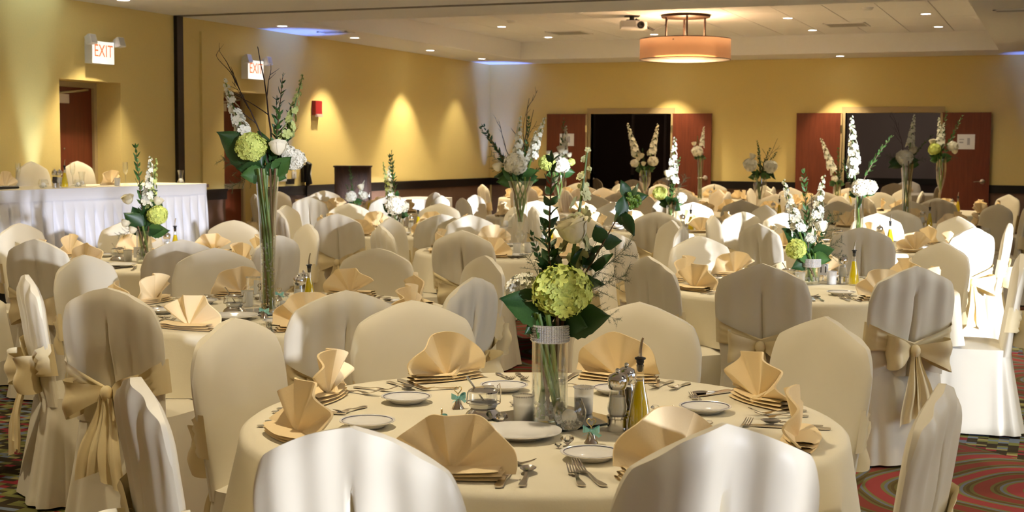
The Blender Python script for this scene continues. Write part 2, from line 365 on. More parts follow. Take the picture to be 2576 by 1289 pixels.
# double doors standing open into the hall
def door_leaf(name, x0, x1, hx, hinge, num):
    y1 = BY - 0.055; y0 = y1 - 0.045
    d = struct(name, MB().box((x0, y0, 0.01), (x1, y1, OH)), 'door')
    s = 1 if hx < (x0 + x1) / 2 else -1
    rose = MB().lathe([(0.0, 0), (0.042, 0.0), (0.042, 0.012), (0.03, 0.02), (0.0, 0.022)], 16).xf(Matrix.Translation((hx, y0, 1.06)) @ Matrix.Rotation(PI / 2, 4, 'X'))
    part('door_handle', rose.tube([(hx, y0 - 0.01, 1.06), (hx, y0 - 0.055, 1.06), (hx + s * 0.05, y0 - 0.06, 1.06), (hx + s * 0.13, y0 - 0.058, 1.055)], [0.012, 0.013, 0.012, 0.009], 8), 'chrome', d)
    part('hinge_edge', MB().box((hinge - 0.012, y0 - 0.004, 0.02), (hinge + 0.012, y1, OH - 0.01)), 'frame', d, False)
    for z in (0.3, 1.1, 1.9): part('hinge', MB().box((hinge - 0.016, y0 - 0.012, z - 0.06), (hinge + 0.016, y0, z + 0.06)), 'chrome', d, False)
    return d
l1 = door_leaf('door_3', -8.62, -7.87, -8.52, -7.87, 3); r1 = door_leaf('door_4', -6.30, -5.60, -5.69, -6.30, 4)
l2 = door_leaf('door_5', -4.15, -3.41, -4.04, -3.41, 5); r2 = door_leaf('door_6', -1.82, -1.07, -1.17, -1.82, 6)
for k, (a, b) in enumerate((O1, O2)):
    struct('trim_%d' % (30 + k), MB().box((a - 0.06, BY - 0.03, OH), (b + 0.06, BY + 0.16, OH + 0.10)).box((a - 0.05, BY - 0.03, 0), (a, BY + 0.16, OH)).box((b, BY - 0.03, 0), (b + 0.05, BY + 0.16, OH)), 'frame')
# foyer behind the double doors
FB = 28.6
struct('wall_foyer_back', MB().box((LX, FB, 0), (RX, FB + 0.15, 3.0)), 'foyer')
struct('wall_foyer_left', MB().box((LX - 0.15, BY + 0.16, 0), (LX, FB, 3.0)), 'foyer')
struct('wall_foyer_right', MB().box((RX, BY + 0.16, 0), (RX + 0.15, FB, 3.0)), 'foyer')
struct('ceiling_foyer', MB().box((LX - 0.15, BY + 0.16, 2.75), (RX + 0.15, FB + 0.15, 2.85)), 'foyer')
struct('trim_33', MB().box((LX, FB - 0.03, 0.86), (RX, FB, 0.99)), 'rail')
struct('wainscot_foyer', MB().box((LX, FB - 0.012, 0), (RX, FB, 0.86)), 'foyerdark')
struct('wall_foyer_panel', MB().box((-8.7, FB - 0.06, 0), (-8.05, FB - 0.013, 2.3)).box((-9.6, FB - 0.06, 0), (-8.78, FB - 0.013, 2.75)).box((-7.98, FB - 0.06, 0), (-5.6, FB - 0.013, 2.75)), 'foyerdark')
struct('door_7', MB().box((-2.35, FB - 0.05, 0), (-1.45, FB - 0.031, 2.15)), 'foyerdark')
lamp_obj('foyer_light', 'POINT', (-2.5, 25.8, 2.4), 22, (1, 0.85, 0.7), shadow_soft_size=0.3)
lamp_obj('foyer_light_2', 'POINT', (-6.4, 25.2, 2.4), 14, (1, 0.72, 0.5), shadow_soft_size=0.3)

# recessed lights
dl_trim = MB().lathe([(0.085, 0.0), (0.085, -0.006), (0.068, -0.006), (0.06, 0.0)], 20, cap=False).mesh('trim_ring', 'white')
dl_lens = MB().lathe([(0.0, -0.003), (0.066, -0.003)], 20, cap=False).mesh('lens', 'lamp')
def downlight(x, y, z, energy, label, size=1.15, blend=0.35):
    t = thing('recessed_downlight', label, 'ceiling light', (x, y, z), 0, 'recessed downlights')
    ob('trim_ring', dl_trim, t); ob('lens', dl_lens, t)
    l = lamp_obj('downlight_beam', 'SPOT', (x, y, z - 0.02), energy, WARM, spot_size=size, spot_blend=blend, shadow_soft_size=0.05)
SP = [(LX + 0.52, 11.85), (LX + 0.52, 15.0), (LX + 0.52, 16.9), (LX + 0.50, 19.4), (LX + 0.50, 21.45)]
TL = ['above the exit door behind the head table', 'above the exit door past the wall track', 'on the border above the red alarm', 'on the border above the wall past the lectern', 'on the border by the room corner']
for (x, y), s in zip(SP, TL): downlight(x, y, ZS, 120 if y != 15.0 and y < 21 else 40, 'round lit downlight ' + s, 1.35, 0.5)
downlight(-3.40, BY - 0.50, ZS, 120, 'round lit downlight on the border above the doorway with the grey foyer', 1.35, 0.5)
downlight(-6.30, BY - 0.50, ZS, 120, 'round lit downlight on the border above the dark doorway', 1.35, 0.5)
for x, xs in ((-7.9, 'exit-wall row'), (-6.1, 'projector row'), (-3.6, 'pendant row'), (-1.76, 'window-side row')):
    for y, ys in ((17.1, 'nearest the track'), (19.0, 'midway'), (21.0, 'nearest the double doors')):
        if x == -6.1 and y < 20: continue
        downlight(x, y, ZT, 60, 'small lit downlight in the raised ceiling, %s, %s' % (xs, ys), 2.3, 0.8)
for x in (-8.0, -5.0, -2.0, 1.4):  # unseen downlights added to light the near part of the hall
    for y in (-0.5, 3.6, 7.4, 11.2):
        downlight(x, y, ZS, 75, 'round lit downlight in the flat ceiling of the near section', 2.4, 0.8)

# LED uplights on the floor along the walls
def uplight(x, y, rz, label, e=26, col=(0.22, 0.62, 1.0), z=0.0):
    t = thing('led_uplight', label, 'uplight', (x, y, z), rz)
    part('housing', MB().lathe([(0.06, 0.03), (0.085, 0.05), (0.085, 0.16), (0.075, 0.17)], 18), 'black', t)
    part('lens', MB().lathe([(0.0, 0.171), (0.072, 0.171)], 18, cap=False), 'ledlamp', t)
    part('yoke', MB().box((-0.1, -0.015, 0), (-0.09, 0.015, 0.12)).box((0.09, -0.015, 0), (0.1, 0.015, 0.12)).box((-0.1, -0.015, 0), (0.1, 0.015, 0.008)), 'black', t, False)
    l = lamp_obj('uplight_beam', 'SPOT', (x, y, z + 0.2), e, col, spot_size=0.5, spot_blend=0.9, shadow_soft_size=0.03)
    l.rotation_euler = (PI, 0, 0); return l
uplight(LX + 0.15, 11.02, 0, 'small black uplight behind the head table by the wall', 170, (0.55, 0.78, 1.0), 0.40)
uplight(LX + 0.22, 15.85, 0, 'small black uplight by the wall below the blue ceiling glow', 330, (0.13, 0.27, 1.0))
uplight(LX + 0.25, BY - 0.25, 0, 'small black uplight in the room corner', 420, (0.16, 0.28, 1.0))
uplight(-0.30, BY - 0.22, 0, 'small black uplight by the wall beside the notice door', 230, (0.13, 0.27, 1.0))

# exit signs with emergency heads
def exit_sign(yc, zc, label):
    t = thing('exit_sign', label, 'exit sign', (LX, yc, zc))
    part('housing', MB().box((0.0, -0.18, -0.12), (0.1, 0.18, 0.12)), 'white', t, False)
    part('face', MB().box((0.1, -0.178, -0.118), (0.104, 0.178, 0.118)), 'exitface', t, False)
    me = text_mesh('EXIT', 0.19, 'exitred', 0.001)
    ob('letters', me, t, loc=(0.1055, 0, 0.012), rot=(PI / 2, 0, PI / 2), scale=(0.8, 1.0, 1))
    for s in (-1, 1):
        h = part('lamp_head', MB().lathe([(0.03, -0.05), (0.06, -0.03), (0.075, 0.03), (0.072, 0.05)], 4).xf(Matrix.Translation((0.12, s * 0.235, 0.12)) @ Matrix.Rotation(PI / 2 - 0.3, 4, 'Y') @ Matrix.Rotation(PI / 4, 4, 'Z')), 'white', t, False)
        part('lens', MB().lathe([(0.0, 0.052), (0.066, 0.052)], 4, cap=False).xf(Matrix.Translation((0.12, s * 0.235, 0.12)) @ Matrix.Rotation(PI / 2 - 0.3, 4, 'Y') @ Matrix.Rotation(PI / 4, 4, 'Z')), 'frost', h, False)
        part('bracket', MB().tube([(0.06, s * 0.17, 0.11), (0.1, s * 0.22, 0.12)], 0.02), 'white', t)
exit_sign(12.03, 2.54, 'white lit exit sign with twin lamps above the door behind the head table')
exit_sign(15.03, 2.525, 'white lit exit sign with twin lamps above the door past the wall track')
# wall devices
p = atX(793, 272, LX); t = thing('fire_alarm', 'red fire alarm box high on the mustard wall', 'fire alarm', (LX, p.y, p.z))
part('box', MB().box((0, -0.09, -0.1), (0.06, 0.09, 0.1)), 'redpaint', t, False); part('strobe', MB().box((0.05, -0.08, -0.125), (0.075, 0.08, -0.085)), 'frost', t, False)
p = atX(762, 437, LX); t = thing('wall_phone', 'black wall telephone with hanging cord beside a white plate', 'telephone', (LX, p.y, p.z))
part('cradle', MB().box((0, -0.05, -0.12), (0.05, 0.05, 0.12)), 'black', t, False)
part('handset', MB().tube([(0.06, 0, -0.15), (0.10, 0, -0.13), (0.085, 0, 0), (0.10, 0, 0.13), (0.06, 0, 0.15)], [0.03, 0.045, 0.03, 0.042, 0.03], 8), 'black', t)
part('cord', MB().tube([(0.06, 0.01, -0.14), (0.04, 0.02, -0.3), (0.05, 0.0, -0.55), (0.045, 0.03, -0.42), (0.03, 0.04, -0.12)], 0.008, 5), 'black', t)
for nm, lab, px, py, hw, hh, mm in (('light_switch', 'white switch plate beside the black telephone', 777, 432, 0.045, 0.11, 'white'), ('outlet_plate', 'small white plate under the drooping white hydrangea', 739, 440, 0.05, 0.05, 'white'), ('outlet_plate', 'wide pale control plate behind the tall flared vase', 707, 440, 0.13, 0.09, 'white'), ('cable_plate', 'black connector plate above the chair rail', 729, 457, 0.1, 0.035, 'black')):
    p = atX(px, py, LX); t = thing(nm, lab, 'wall plate', (LX, p.y, p.z))
    part('plate', MB().box((0, -hw, -hh), (0.012, hw, hh)), mm, t, False); part('toggle', MB().box((0.012, -hw * 0.3, -hh * 0.3), (0.022, hw * 0.3, hh * 0.3)), mm, t, False)
# paper notices taped to the open door leaves
for px, py, ww, hh, lab in ((1426, 352, 0.27, 0.22, 'white paper notice taped to the leaf by the dark doorway'), (2430, 357, 0.27, 0.24, 'white paper notice with print on the leaf by the grey foyer')):
    p = atY(px, py, BY - 0.102); t = thing('paper_notice', lab, 'notice', p)
    part('sheet', MB().box((-ww / 2, -0.003, -hh / 2), (ww / 2, -0.001, hh / 2)), 'paper', t, False)
    part('print', MB().box((0.02, -0.0045, -0.05), (0.06, -0.0031, 0.06)).box((-0.1, -0.0045, -0.02), (-0.04, -0.0031, 0.0)).box((-0.1, -0.0045, 0.03), (-0.03, -0.0031, 0.045)), 'greyink', t, False)

# pendant drum lamp
pc = atz(1725, 38, ZT); dd = depth(pc); DR = 0.5 * 228 / FPX * dd
z0 = atD(1725, 99, dd).z; z1 = atD(1725, 150, dd).z
t = thing('pendant_lamp', 'wide sheer drum pendant lamp on four bronze rods under the raised ceiling', 'ceiling lamp', (pc.x, pc.y, 0))
part('canopy', MB().lathe([(0.33, ZT), (0.34, ZT - 0.01), (0.33, ZT - 0.035), (0.0, ZT - 0.04)], 40), 'bronze', t)
for a in (0.5, 1.9, 3.64, 5.04):
    part('rod', MB().tube([(0.27 * math.cos(a), 0.27 * math.sin(a), ZT - 0.03), (0.27 * math.cos(a), 0.27 * math.sin(a), z0 - 0.04)], 0.014, 8), 'bronze', t)
def ring_strip(r, za, zb, n=64): return MB().grid(lambda u, v: (r * math.cos(2 * PI * u), r * math.sin(2 * PI * u), lerp(za, zb, v)), n, 2, True)
sh = part('outer_shade', ring_strip(DR, z1, z0), 'shade', t)
for z in (z0, z1): part('shade_rim', MB().grid(lambda u, v: ((DR + 0.006 * math.cos(2 * PI * v)) * math.cos(2 * PI * u), (DR + 0.006 * math.cos(2 * PI * v)) * math.sin(2 * PI * u), z + 0.006 * math.sin(2 * PI * v)), 64, 7, True), 'bronze', sh)
part('inner_shade', ring_strip(DR * 0.67, z1 + 0.045, z0 - 0.035), 'innershade', t)
part('diffuser', MB().lathe([(0.0, z1 - 0.02), (DR * 0.7, z1 - 0.014), (DR - 0.01, z1)], 48, cap=False), 'frost', t)
part('spider', MB().box((-DR, -0.008, z0 - 0.05), (DR, 0.008, z0 - 0.035)).box((-0.008, -DR, z0 - 0.05), (0.008, DR, z0 - 0.035)), 'bronze', t, False)
lamp_obj('pendant_glow', 'POINT', (pc.x, pc.y, z0 + 0.03), 32, (1.0, 0.62, 0.33), shadow_soft_size=0.15)
lamp_obj('pendant_bulb', 'POINT', (pc.x, pc.y, (z0 + z1) / 2), 16, (1.0, 0.66, 0.36), shadow_soft_size=0.12)
# projector
pp = atz(1590, 40, ZT); dpj = depth(pp); t = thing('projector', 'white ceiling projector on a black bracket with dangling cable', 'projector', (pp.x, pp.y, 0), 0.39)
zb = atD(1590, 64, dpj).z
part('body', MB().box((-0.16, -0.14, zb - 0.055), (0.16, 0.16, zb + 0.055)).box((0.16, -0.1, zb - 0.05), (0.2, 0.12, zb + 0.04)), 'white', t, False)
part('grille', MB().box((-0.155, -0.146, zb - 0.03), (0.04, -0.14, zb + 0.05)), 'vent', t, False)
part('lens', MB().lathe([(0.05, 0), (0.05, 0.03), (0.035, 0.035), (0, 0.02)], 16).xf(Matrix.Translation((0.11, -0.14, zb - 0.005)) @ Matrix.Rotation(PI / 2, 4, 'X')), 'black', t)
part('bracket', MB().box((-0.08, -0.06, zb + 0.055), (0.1, 0.06, zb + 0.075)).tube([(0, 0, zb + 0.07), (0, 0, ZT)], 0.035, 8).box((-0.1, -0.1, ZT - 0.012), (0.1, 0.1, ZT)), 'black', t, False)
part('cable', MB().tube([(0.04, -0.05, zb + 0.08), (0.16, -0.03, zb + 0.0), (0.3, 0, zb - 0.06), (0.34, 0, zb - 0.04), (0.45, 0, zb + 0.0), (0.5, 0.02, zb + 0.1), (0.5, 0.02, ZT)], [0.02, 0.022, 0.015, 0.006, 0.005, 0.005, 0.01], 6), 'black', t)
# ceiling registers and sensors
for px, py, lab, ww in ((1432, 82, 'rectangular grey ceiling vent between the projector and the side border', 0.6), (2130, 62, 'rectangular grey ceiling vent beyond the pendant lamp', 0.6), (2560, 25, 'narrow ceiling vent in the lowered border', 0.5), (845, 80, 'narrow dark vent in the lowered border above the mustard wall', 0.45)):
    zz = ZT if px in (1432, 2130) else ZS
    p = atz(px, py, zz); t = thing('ceiling_vent', lab, 'vent', (p.x, p.y, zz))
    hl = 0.3 if zz == ZT else 0.12
    part('frame', MB().box((-ww / 2, -hl, -0.012), (ww / 2, -hl + 0.03, 0)).box((-ww / 2, hl - 0.03, -0.012), (ww / 2, hl, 0)).box((-ww / 2, -hl, -0.012), (-ww / 2 + 0.03, hl, 0)).box((ww / 2 - 0.03, -hl, -0.012), (ww / 2, hl, 0)), 'white', t, False)
    part('backing', MB().box((-ww / 2 + 0.03, -hl + 0.03, -0.002), (ww / 2 - 0.03, hl - 0.03, 0)), 'vent', t, False)
    k = 5 if zz == ZT else 2
    for j in range(k):
        yy = -hl + 0.03 + (2 * hl - 0.06) * (j + 0.5) / k
        part('slat', MB().box((-ww / 2 + 0.03, yy - 0.012, -0.012), (ww / 2 - 0.03, yy + 0.012, -0.008)), 'vent', t, False)
for px, py, dl in ((1287, 52, 'near the exit-wall vent'), (2183, 19, 'past the pendant lamp'), (1455, 28, 'near the projector')):
    p = atz(px, py, ZT); t = thing('smoke_detector', 'small white round ceiling detector ' + dl, 'detector', (p.x, p.y, ZT))
    part('base', MB().lathe([(0.065, 0), (0.065, -0.02), (0.05, -0.035), (0.0, -0.04)], 16), 'white', t); part('rim', MB().lathe([(0.075, 0), (0.075, -0.008), (0.065, -0.01)], 16, cap=False), 'white', t)

# ------------------------------------------------------------------ tables and chairs: where they stand
TB = {
 # key: (x, y, table phrase)
 'T1': (-1.34, 3.55, 'table with bell favours'),
 'T2': (-3.42, 5.45, 'table with tall flared vase'),
 'T3': (-1.34, 7.72, 'table with ferny rhinestone-vase bouquet'),
 'T4': (-5.68, 7.54, 'table beside the head table'),
 'T0': (-5.42, 4.62, 'table with no flowers'),
 'T5': (-3.74, 9.52, 'table with ornate trumpet vase'),
 'T6': (-5.69, 11.20, 'table with squat white-hydrangea vase'),
 'T7': (-1.52, 11.25, 'sunlit slim-vase table'),
 'T8': (-3.60, 12.90, 'table with small green-hydrangea vase'),
 'T9': (-8.00, 14.60, 'table nearest the bark lectern'),
 'T10': (-3.40, 16.30, 'table with two-hydrangea goblet'),
 'T11': (-1.50, 14.50, 'table with twig-topped vase'),
 'T12': (-1.44, 18.20, 'table beside the notice door'),
 'T13': (-5.29, 20.90, 'table between the doorways'),
 'T14': (-5.35, 18.05, 'table with V-shaped bouquet'),
 'T15': (-5.42, 14.80, 'table with rose-filled goblet'),
 'T16': (-3.03, 19.90, 'table before the grey doorway'),
 'T17': (-7.60, 20.40, 'table before the dark doorway'),
}
# back peaks of single chairs read off the photograph (pixel -> floor through the chair height)
PEAK = {'T1': {270: (885, 1088), 315: (1825, 1068), 225: (345, 968), 180: (601, 826), 135: (1040, 775), 90: (1600, 768), 45: (2075, 815), 0: (2345, 930)},
 'T2': {270: (270, 735), 225: (68, 700), 180: (215, 655), 135: (549, 627), 90: (945, 630), 315: (870, 742), 45: (1220, 645), 0: (1195, 690)},
 'T3': {270: (1930, 664), 315: (2310, 668), 225: (1635, 640), 135: (1760, 597), 45: (2370, 612), 0: (2560, 640)},
 'T4': {270: (93, 606), 315: (458, 602), 180: (49, 564), 90: (585, 555), 135: (335, 562), 0: (703, 587), 45: (773, 569)},
 'T5': {270: (1160, 588), 225: (958, 580), 180: (984, 552), 135: (1178, 547), 315: (1535, 588)},
 'T6': {270: (848, 547), 135: (878, 517), 90: (1106, 518), 315: (1115, 541), 180: (720, 522), 225: (702, 535)},
 'T7': {270: (2165, 578), 315: (2455, 578), 0: (2540, 570), 45: (2410, 550), 90: (2208, 541), 225: (1910, 568), 135: (1975, 545)},
 'T8': {225: (1276, 525), 270: (1648, 536), 315: (1868, 536), 45: (1925, 519)},
 'T9': {270: (778, 497), 135: (810, 479), 180: (705, 487), 45: (1090, 488)},
 'T10': {270: (1865, 503)}, 'T11': {270: (2265, 530)}, 'T12': {270: (2355, 504)}, 'T15': {180: (1197, 497), 225: (1163, 500), 270: (1348, 515)}}
SEAT = {0: 'facing the exit signs', 45: 'facing the head table', 90: 'backed to the double doors', 135: 'backed to the far corner', 180: 'backed to the exit signs',
        225: 'backed to the head table', 270: 'facing the double doors', 315: 'facing the far corner'}
SPOT = {0: 'window seat', 45: 'window-and-door seat', 90: 'double-door seat', 135: 'far-corner seat', 180: 'exit-sign seat', 225: 'head-table seat', 270: 'entry seat', 315: 'entry-and-window seat'}
TR, TZ = 0.84, 0.755

# ------------------------------------------------------------------ covered chair
def cover_back(seed):
    rnd = random.Random(seed); mb = MB(); NU, NV = 91, 26
    def ztop(s):
        a = abs(s); return 0.975 - 0.004 * (1 - math.exp(-a / 0.07)) - 0.095 * a ** (1.3, 1.6, 1.75, 1.45)[seed % 4] - 0.075 * max(0, (a - 0.82) / 0.18) ** 2
    def wd(z): return 0.212 + 0.028 * sst((z - 0.45) / 0.3)
    ph = rnd.random() * 9
    def surf(u, v, side):
        s = 2 * u - 1; s = math.copysign(abs(s) ** 0.85, s); z = lerp(0.43, ztop(s), v); x = s * wd(z)
        yc = -0.195 - (z - 0.45) * 0.145
        th = 0.030 * (max(0.0, 1 - abs(s) ** 5) ** 0.5) * (max(0.0, 1 - max(0, v - 0.8) ** 3 * 125 * 0.85)) ** 0.5
        y = yc + side * th
        if side < 0:
            g = math.exp(-(x / (0.0042 + 0.006 * sst((0.85 - z) / 0.35))) ** 2) * sst((0.88 - z) / 0.10) * 0.020 - 0.007 * math.exp(-((x - 0.022) / 0.016) ** 2) * sst((0.9 - z) / 0.3)
            fold = 0.004 * math.sin(x * 60 + ph) * sst((z - 0.5) / 0.3) * sst((1.0 - abs(s)) / 0.3)
            y += g + fold - 0.006 * sst((0.62 - z) / 0.15)
        else:
            y += 0.0025 * math.sin(x * 20 + z * 11 + ph) * sst((1 - abs(s)) / 0.3)
        y += (0.009 if side < 0 else 0.004) * noise.noise(Vector((x * 8, z * 6, seed * 3.1 + side))) * sst((1 - abs(s)) / 0.15)
        return (x, y, z)
    mb.grid(lambda u, v: surf(u, v, 1), NU, NV, flip=True)
    mb.grid(lambda u, v: surf(u, v, -1), NU, NV)
    # stitch the rim
    n = NU * NV; rim = [j * NU for j in range(NV)] + [(NV - 1) * NU + i for i in range(1, NU)] + [j * NU + NU - 1 for j in range(NV - 2, -1, -1)]
    mb.f += [(rim[k], rim[k + 1], rim[k + 1] + n, rim[k] + n) for k in range(len(rim) - 1)]
    return mb
def cover_seat(seed):
    rnd = random.Random(seed); mb = MB(); N, NZ = 96, 12; ph = rnd.random() * 6
    def ring(a, t):
        # superellipse outline, back towards -y
        c, s = math.cos(a), math.sin(a); e = 0.32
        x = 0.222 * math.copysign(abs(c) ** e, c); y = -0.015 + (0.185 if s > 0 else 0.205) * math.copysign(abs(s) ** e, s)
        corner = abs(math.sin(2 * a)) ** 4
        fl = t ** 1.3 * (0.030 + 0.030 * corner); k = 1 + 0
        back = max(0, -s) ** 3
        r = math.hypot(x, y + 0.015); ux, uy = x / r, (y + 0.015) / r
        w = fl + t * 0.008 * math.sin(9 * a + ph) + t * 0.006 * math.sin(17 * a + 2 * ph)
        yy = y + uy * w - back * (0.008 + 0.055 * t)
        if s < -0.85: yy += 0.022 * math.exp(-(x / 0.012) ** 2)
        return (x + ux * w, yy)
    def f(u, v):
        x, y = ring(2 * PI * u, v); return (x, y, lerp(0.466, 0.012, v))
    mb.grid(f, N, NZ, True, flip=True)
    top = []
    for k in (1.0, 0.93, 0.6, 0.25):
        for i in range(N):
            x, y = ring(2 * PI * i / N, 0); z = 0.466 + 0.022 * sst((1 - k) / 0.3); top.append((x * k, -0.015 + (y + 0.015) * k, z))
    fs = [(j * N + i, j * N + (i + 1) % N, (j + 1) * N + (i + 1) % N, (j + 1) * N + i) for j in range(3) for i in range(N)]
    fs.append(tuple(3 * N + i for i in range(N)))
    mb.add(top, fs); return mb
def sash_band(seed):
    rnd = random.Random(seed); mb = MB(); ph = rnd.random() * 6; dz = rnd.uniform(-0.015, 0.015)
    for s in (-1, 1):
        def f(u, v, s=s):
            q = u * 1.12 - 0.12; vv = v - 0.5; t = max(0, q); zc = lerp(0.635, 0.565 + dz, t ** 0.8); h = lerp(0.135, 0.05, t ** 0.7)
            z = zc + vv * h; yc = -0.195 - (z - 0.45) * 0.145
            if q < 0: x = s * 0.236; y = yc + 0.028 * (-q / 0.12)
            else: x = s * 0.236 * (1 - t); y = yc - 0.040 * sst(t / 0.12) - 0.012 * t
            y -= 0.008 * math.sin(vv * 21 + ph + t * 3) * sst(t / 0.2) + 0.003
            return (x, y, z)
        mb.grid(f, 20, 9, flip=(s > 0))
    return mb, dz
def bow_loop(s, seed):
    rnd = random.Random(seed); L = rnd.uniform(0.13, 0.17); dr = rnd.uniform(-0.05, 0.03); ph = rnd.random() * 6; mb = MB()
    def f(u, v):
        t = u; o = math.sin(PI * t); x = s * (0.012 + L * o ** 0.9); y = -0.268 - 0.055 * math.sin(2 * PI * t) * (1 if True else 1) - 0.03 * o
        hw = 0.018 + 0.065 * o ** 0.8; vv = v - 0.5
        z = 0.565 + dr * o + vv * 2 * hw; y += 0.012 * math.sin(vv * 8 + ph) * o
        return (x, min(y, -0.228), z)
    mb.grid(f, 22, 8); return mb
def bow_tail(s, seed):
    rnd = random.Random(seed); mb = MB(); ln = rnd.uniform(0.30, 0.42); sp = rnd.uniform(0.03, 0.08); ph = rnd.random() * 6
    def f(u, v):
        z = 0.555 - u * ln - (0.04 * (v - 0.5) * s if u > 0.98 else 0); hw = lerp(0.016, 0.05, sst(u * 1.4)); vv = v - 0.5
        return (s * (0.008 + sp * u) + vv * 2 * hw, -0.292 - 0.05 * u + 0.011 * math.sin(vv * 11 + ph) - 0.008 * math.sin(u * 7 + ph), z)
    mb.grid(f, 7, 16) if False else mb.grid(lambda u, v: f(v, u), 9, 16); return mb
CHM = []
for sd_ in range(4):
    band, dz = sash_band(40 + sd_)
    CHM.append(dict(back=cover_back(sd_).mesh('back_cover', 'cover', True, 60), seat=cover_seat(10 + sd_).mesh('seat_cover', 'cover', True, 60), band=band.mesh('sash', 'sash', True, 0),
        knot=MB().ball((0, -0.285, 0.562), (0.026, 0.024, 0.032), 12, 8).mesh('knot', 'sash', True, 0),
        l0=bow_loop(-1, 60 + sd_).mesh('bow_loop', 'sash', True, 0), l1=bow_loop(1, 70 + sd_).mesh('bow_loop', 'sash', True, 0),
        t0=bow_tail(-1, 80 + sd_).mesh('bow_tail', 'sash', True, 0), t1=bow_tail(1, 90 + sd_).mesh('bow_tail', 'sash', True, 0)))
def chair(x, y, rz, label, group, var, z=0.0, sash=True):
    t = thing('banquet_chair', label, 'chair', (x, y, z), rz, group); c = CHM[var % 4]
    ob('back_cover', c['back'], t); ob('seat_cover', c['seat'], t)
    if sash:
        b = ob('sash', c['band'], t)
        for k, nm in (('knot', 'knot'), ('l0', 'bow_loop'), ('l1', 'bow_loop'), ('t0', 'bow_tail'), ('t1', 'bow_tail')): ob(nm, c[k], b)
    return t
CR = 0.93
# small individual shifts read off the photograph: (dr, dangle, extra turn)
SKIP = {('T0', 90): 1, ('T0', 135): 1, ('T0', 180): 1, ('T0', 225): 1, ('T0', 270): 1, ('T0', 0): 1, ('T0', 315): 1, ('T0', 45): 1}
CHAIRS = []
def proj(p):
    c = RC.T @ (np.array(p) - np.array([0, 0, CAMH])); return CXP + FPX * c[0] / c[2], CYP + FPX * c[1] / c[2]
def fit_chair(tx, ty, a, px, py):
    """seat angle and reach whose back peak best meets the pixel, near the seat's own place"""
    best = None
    for da in range(-15, 16, 3):
        for rr in (1.12, 1.16, 1.2, 1.24, 1.28, 1.32):
            an = math.radians(a + da); x, y = proj((tx + rr * math.cos(an), ty + rr * math.sin(an), 0.97))
            e = ((x - px) / 10) ** 2 + ((y - py) / 10) ** 2 + (da / 9) ** 2 + ((rr - 1.2) / 0.06) ** 2
            if best is None or e < best[0]: best = (e, an, rr, da)
    return best[1:]
plan = []
for key, (tx, ty, ph) in TB.items():
    for a in range(0, 360, 45):
        if key == 'T0': continue
        rnd = random.Random(int(ty * 1000) * 7 + a); fixed = a in PEAK.get(key, {})
        if fixed:
            an, r, da = fit_chair(tx, ty, a, *PEAK[key][a]); rz = math.radians(a + da * 0.6) + PI / 2
        else:
            an = math.radians(a + rnd.uniform(-3, 3)); r = 1.2 + rnd.uniform(-0.03, 0.03); rz = an + PI / 2 + math.radians(rnd.uniform(-5, 5))
        x, y = tx + r * math.cos(an) - 0.27 * math.sin(rz), ty + r * math.sin(an) + 0.27 * math.cos(rz)
        if x < LX + 0.36 or y > BY - 0.42: continue
        plan.append((0 if fixed else 1, key, a, x, y, rz, rnd.randrange(4)))
for fx_, key, a, x, y, rz, var in sorted(plan, key=lambda q: q[0]):
    if fx_ and any(math.hypot(x - cx_, y - cy_) < 0.64 for cx_, cy_ in CHAIRS): continue
    ph = TB[key][2]; CHAIRS.append((x, y))
    chair(x, y, rz, 'ivory covered chair %s at %s' % (SEAT[a], ph), 'covered chairs at the ' + ph, var)

# ------------------------------------------------------------------ tablecloths and the tables beneath
def cloth_mesh(seed):
    rnd = random.Random(seed); ph = rnd.random() * 6; mb = MB(); N = 160
    rows = [(0.0, TZ), (0.3, TZ), (0.6, TZ), (0.80, TZ), (0.832, TZ - 0.002), (0.846, TZ - 0.012), (0.850, TZ - 0.03)]
    vs = []; 
    for r, z in rows[1:]:
        for k in range(N):
            a = 2 * PI * k / N; vs.append((r * math.cos(a), r * math.sin(a), z))
    hang = 9
    for j in range(1, hang + 1):
        t = j / hang
        for k in range(N):
            a = 2 * PI * k / N
            fold = 0.020 * math.sin(11 * a + ph) + 0.014 * math.sin(19 * a + 2.3 * ph) + 0.008 * math.sin(31 * a + ph)
            r = 0.850 + 0.02 * t + t * fold
            vs.append((r * math.cos(a), r * math.sin(a), TZ - 0.03 - t * 0.235))
    m = len(vs) // N
    vs.append((0, 0, TZ)); c = len(vs) - 1
    fs = [(c, k, (k + 1) % N) for k in range(N)] + [(j * N + k, (j + 1) * N + k, (j + 1) * N + (k + 1) % N, j * N + (k + 1) % N) for j in range(m - 1) for k in range(N)]
    return mb.add(vs, fs)
CLM = [cloth_mesh(s).mesh('tablecloth', 'cloth', True, 0) for s in range(4)]
top_me = MB().lathe([(0.0, TZ - 0.03), (0.82, TZ - 0.03), (0.82, TZ - 0.004), (0.0, TZ - 0.004)], 48).mesh('tabletop', 'wainscot')
leg_me = MB().tube([(0.28, 0.5, 0.0), (0.28, 0.45, TZ - 0.03)], 0.017, 8).tube([(0.28, 0.5, 0.35), (0.0, 0.1, TZ - 0.03)], 0.01, 6).mesh('leg', 'black')
for i, (key, (tx, ty, ph)) in enumerate(TB.items()):
    t = thing('round_table', 'round folding table under the ivory cloth, ' + ph, 'table', (tx, ty, 0), 0.2 + i, 'round tables'); ob('tabletop', top_me, t)
    for s in ((1, 1), (-1, 1), (1, -1), (-1, -1)): ob('leg', leg_me, t, scale=(s[0], s[1], 1))
    c = ob('tablecloth', CLM[i % 4], None, (tx, ty, 0.0), (0, 0, i * 0.7)); tag(c, 'round ivory cloth draped over the ' + ph, 'tablecloth', 'ivory tablecloths')

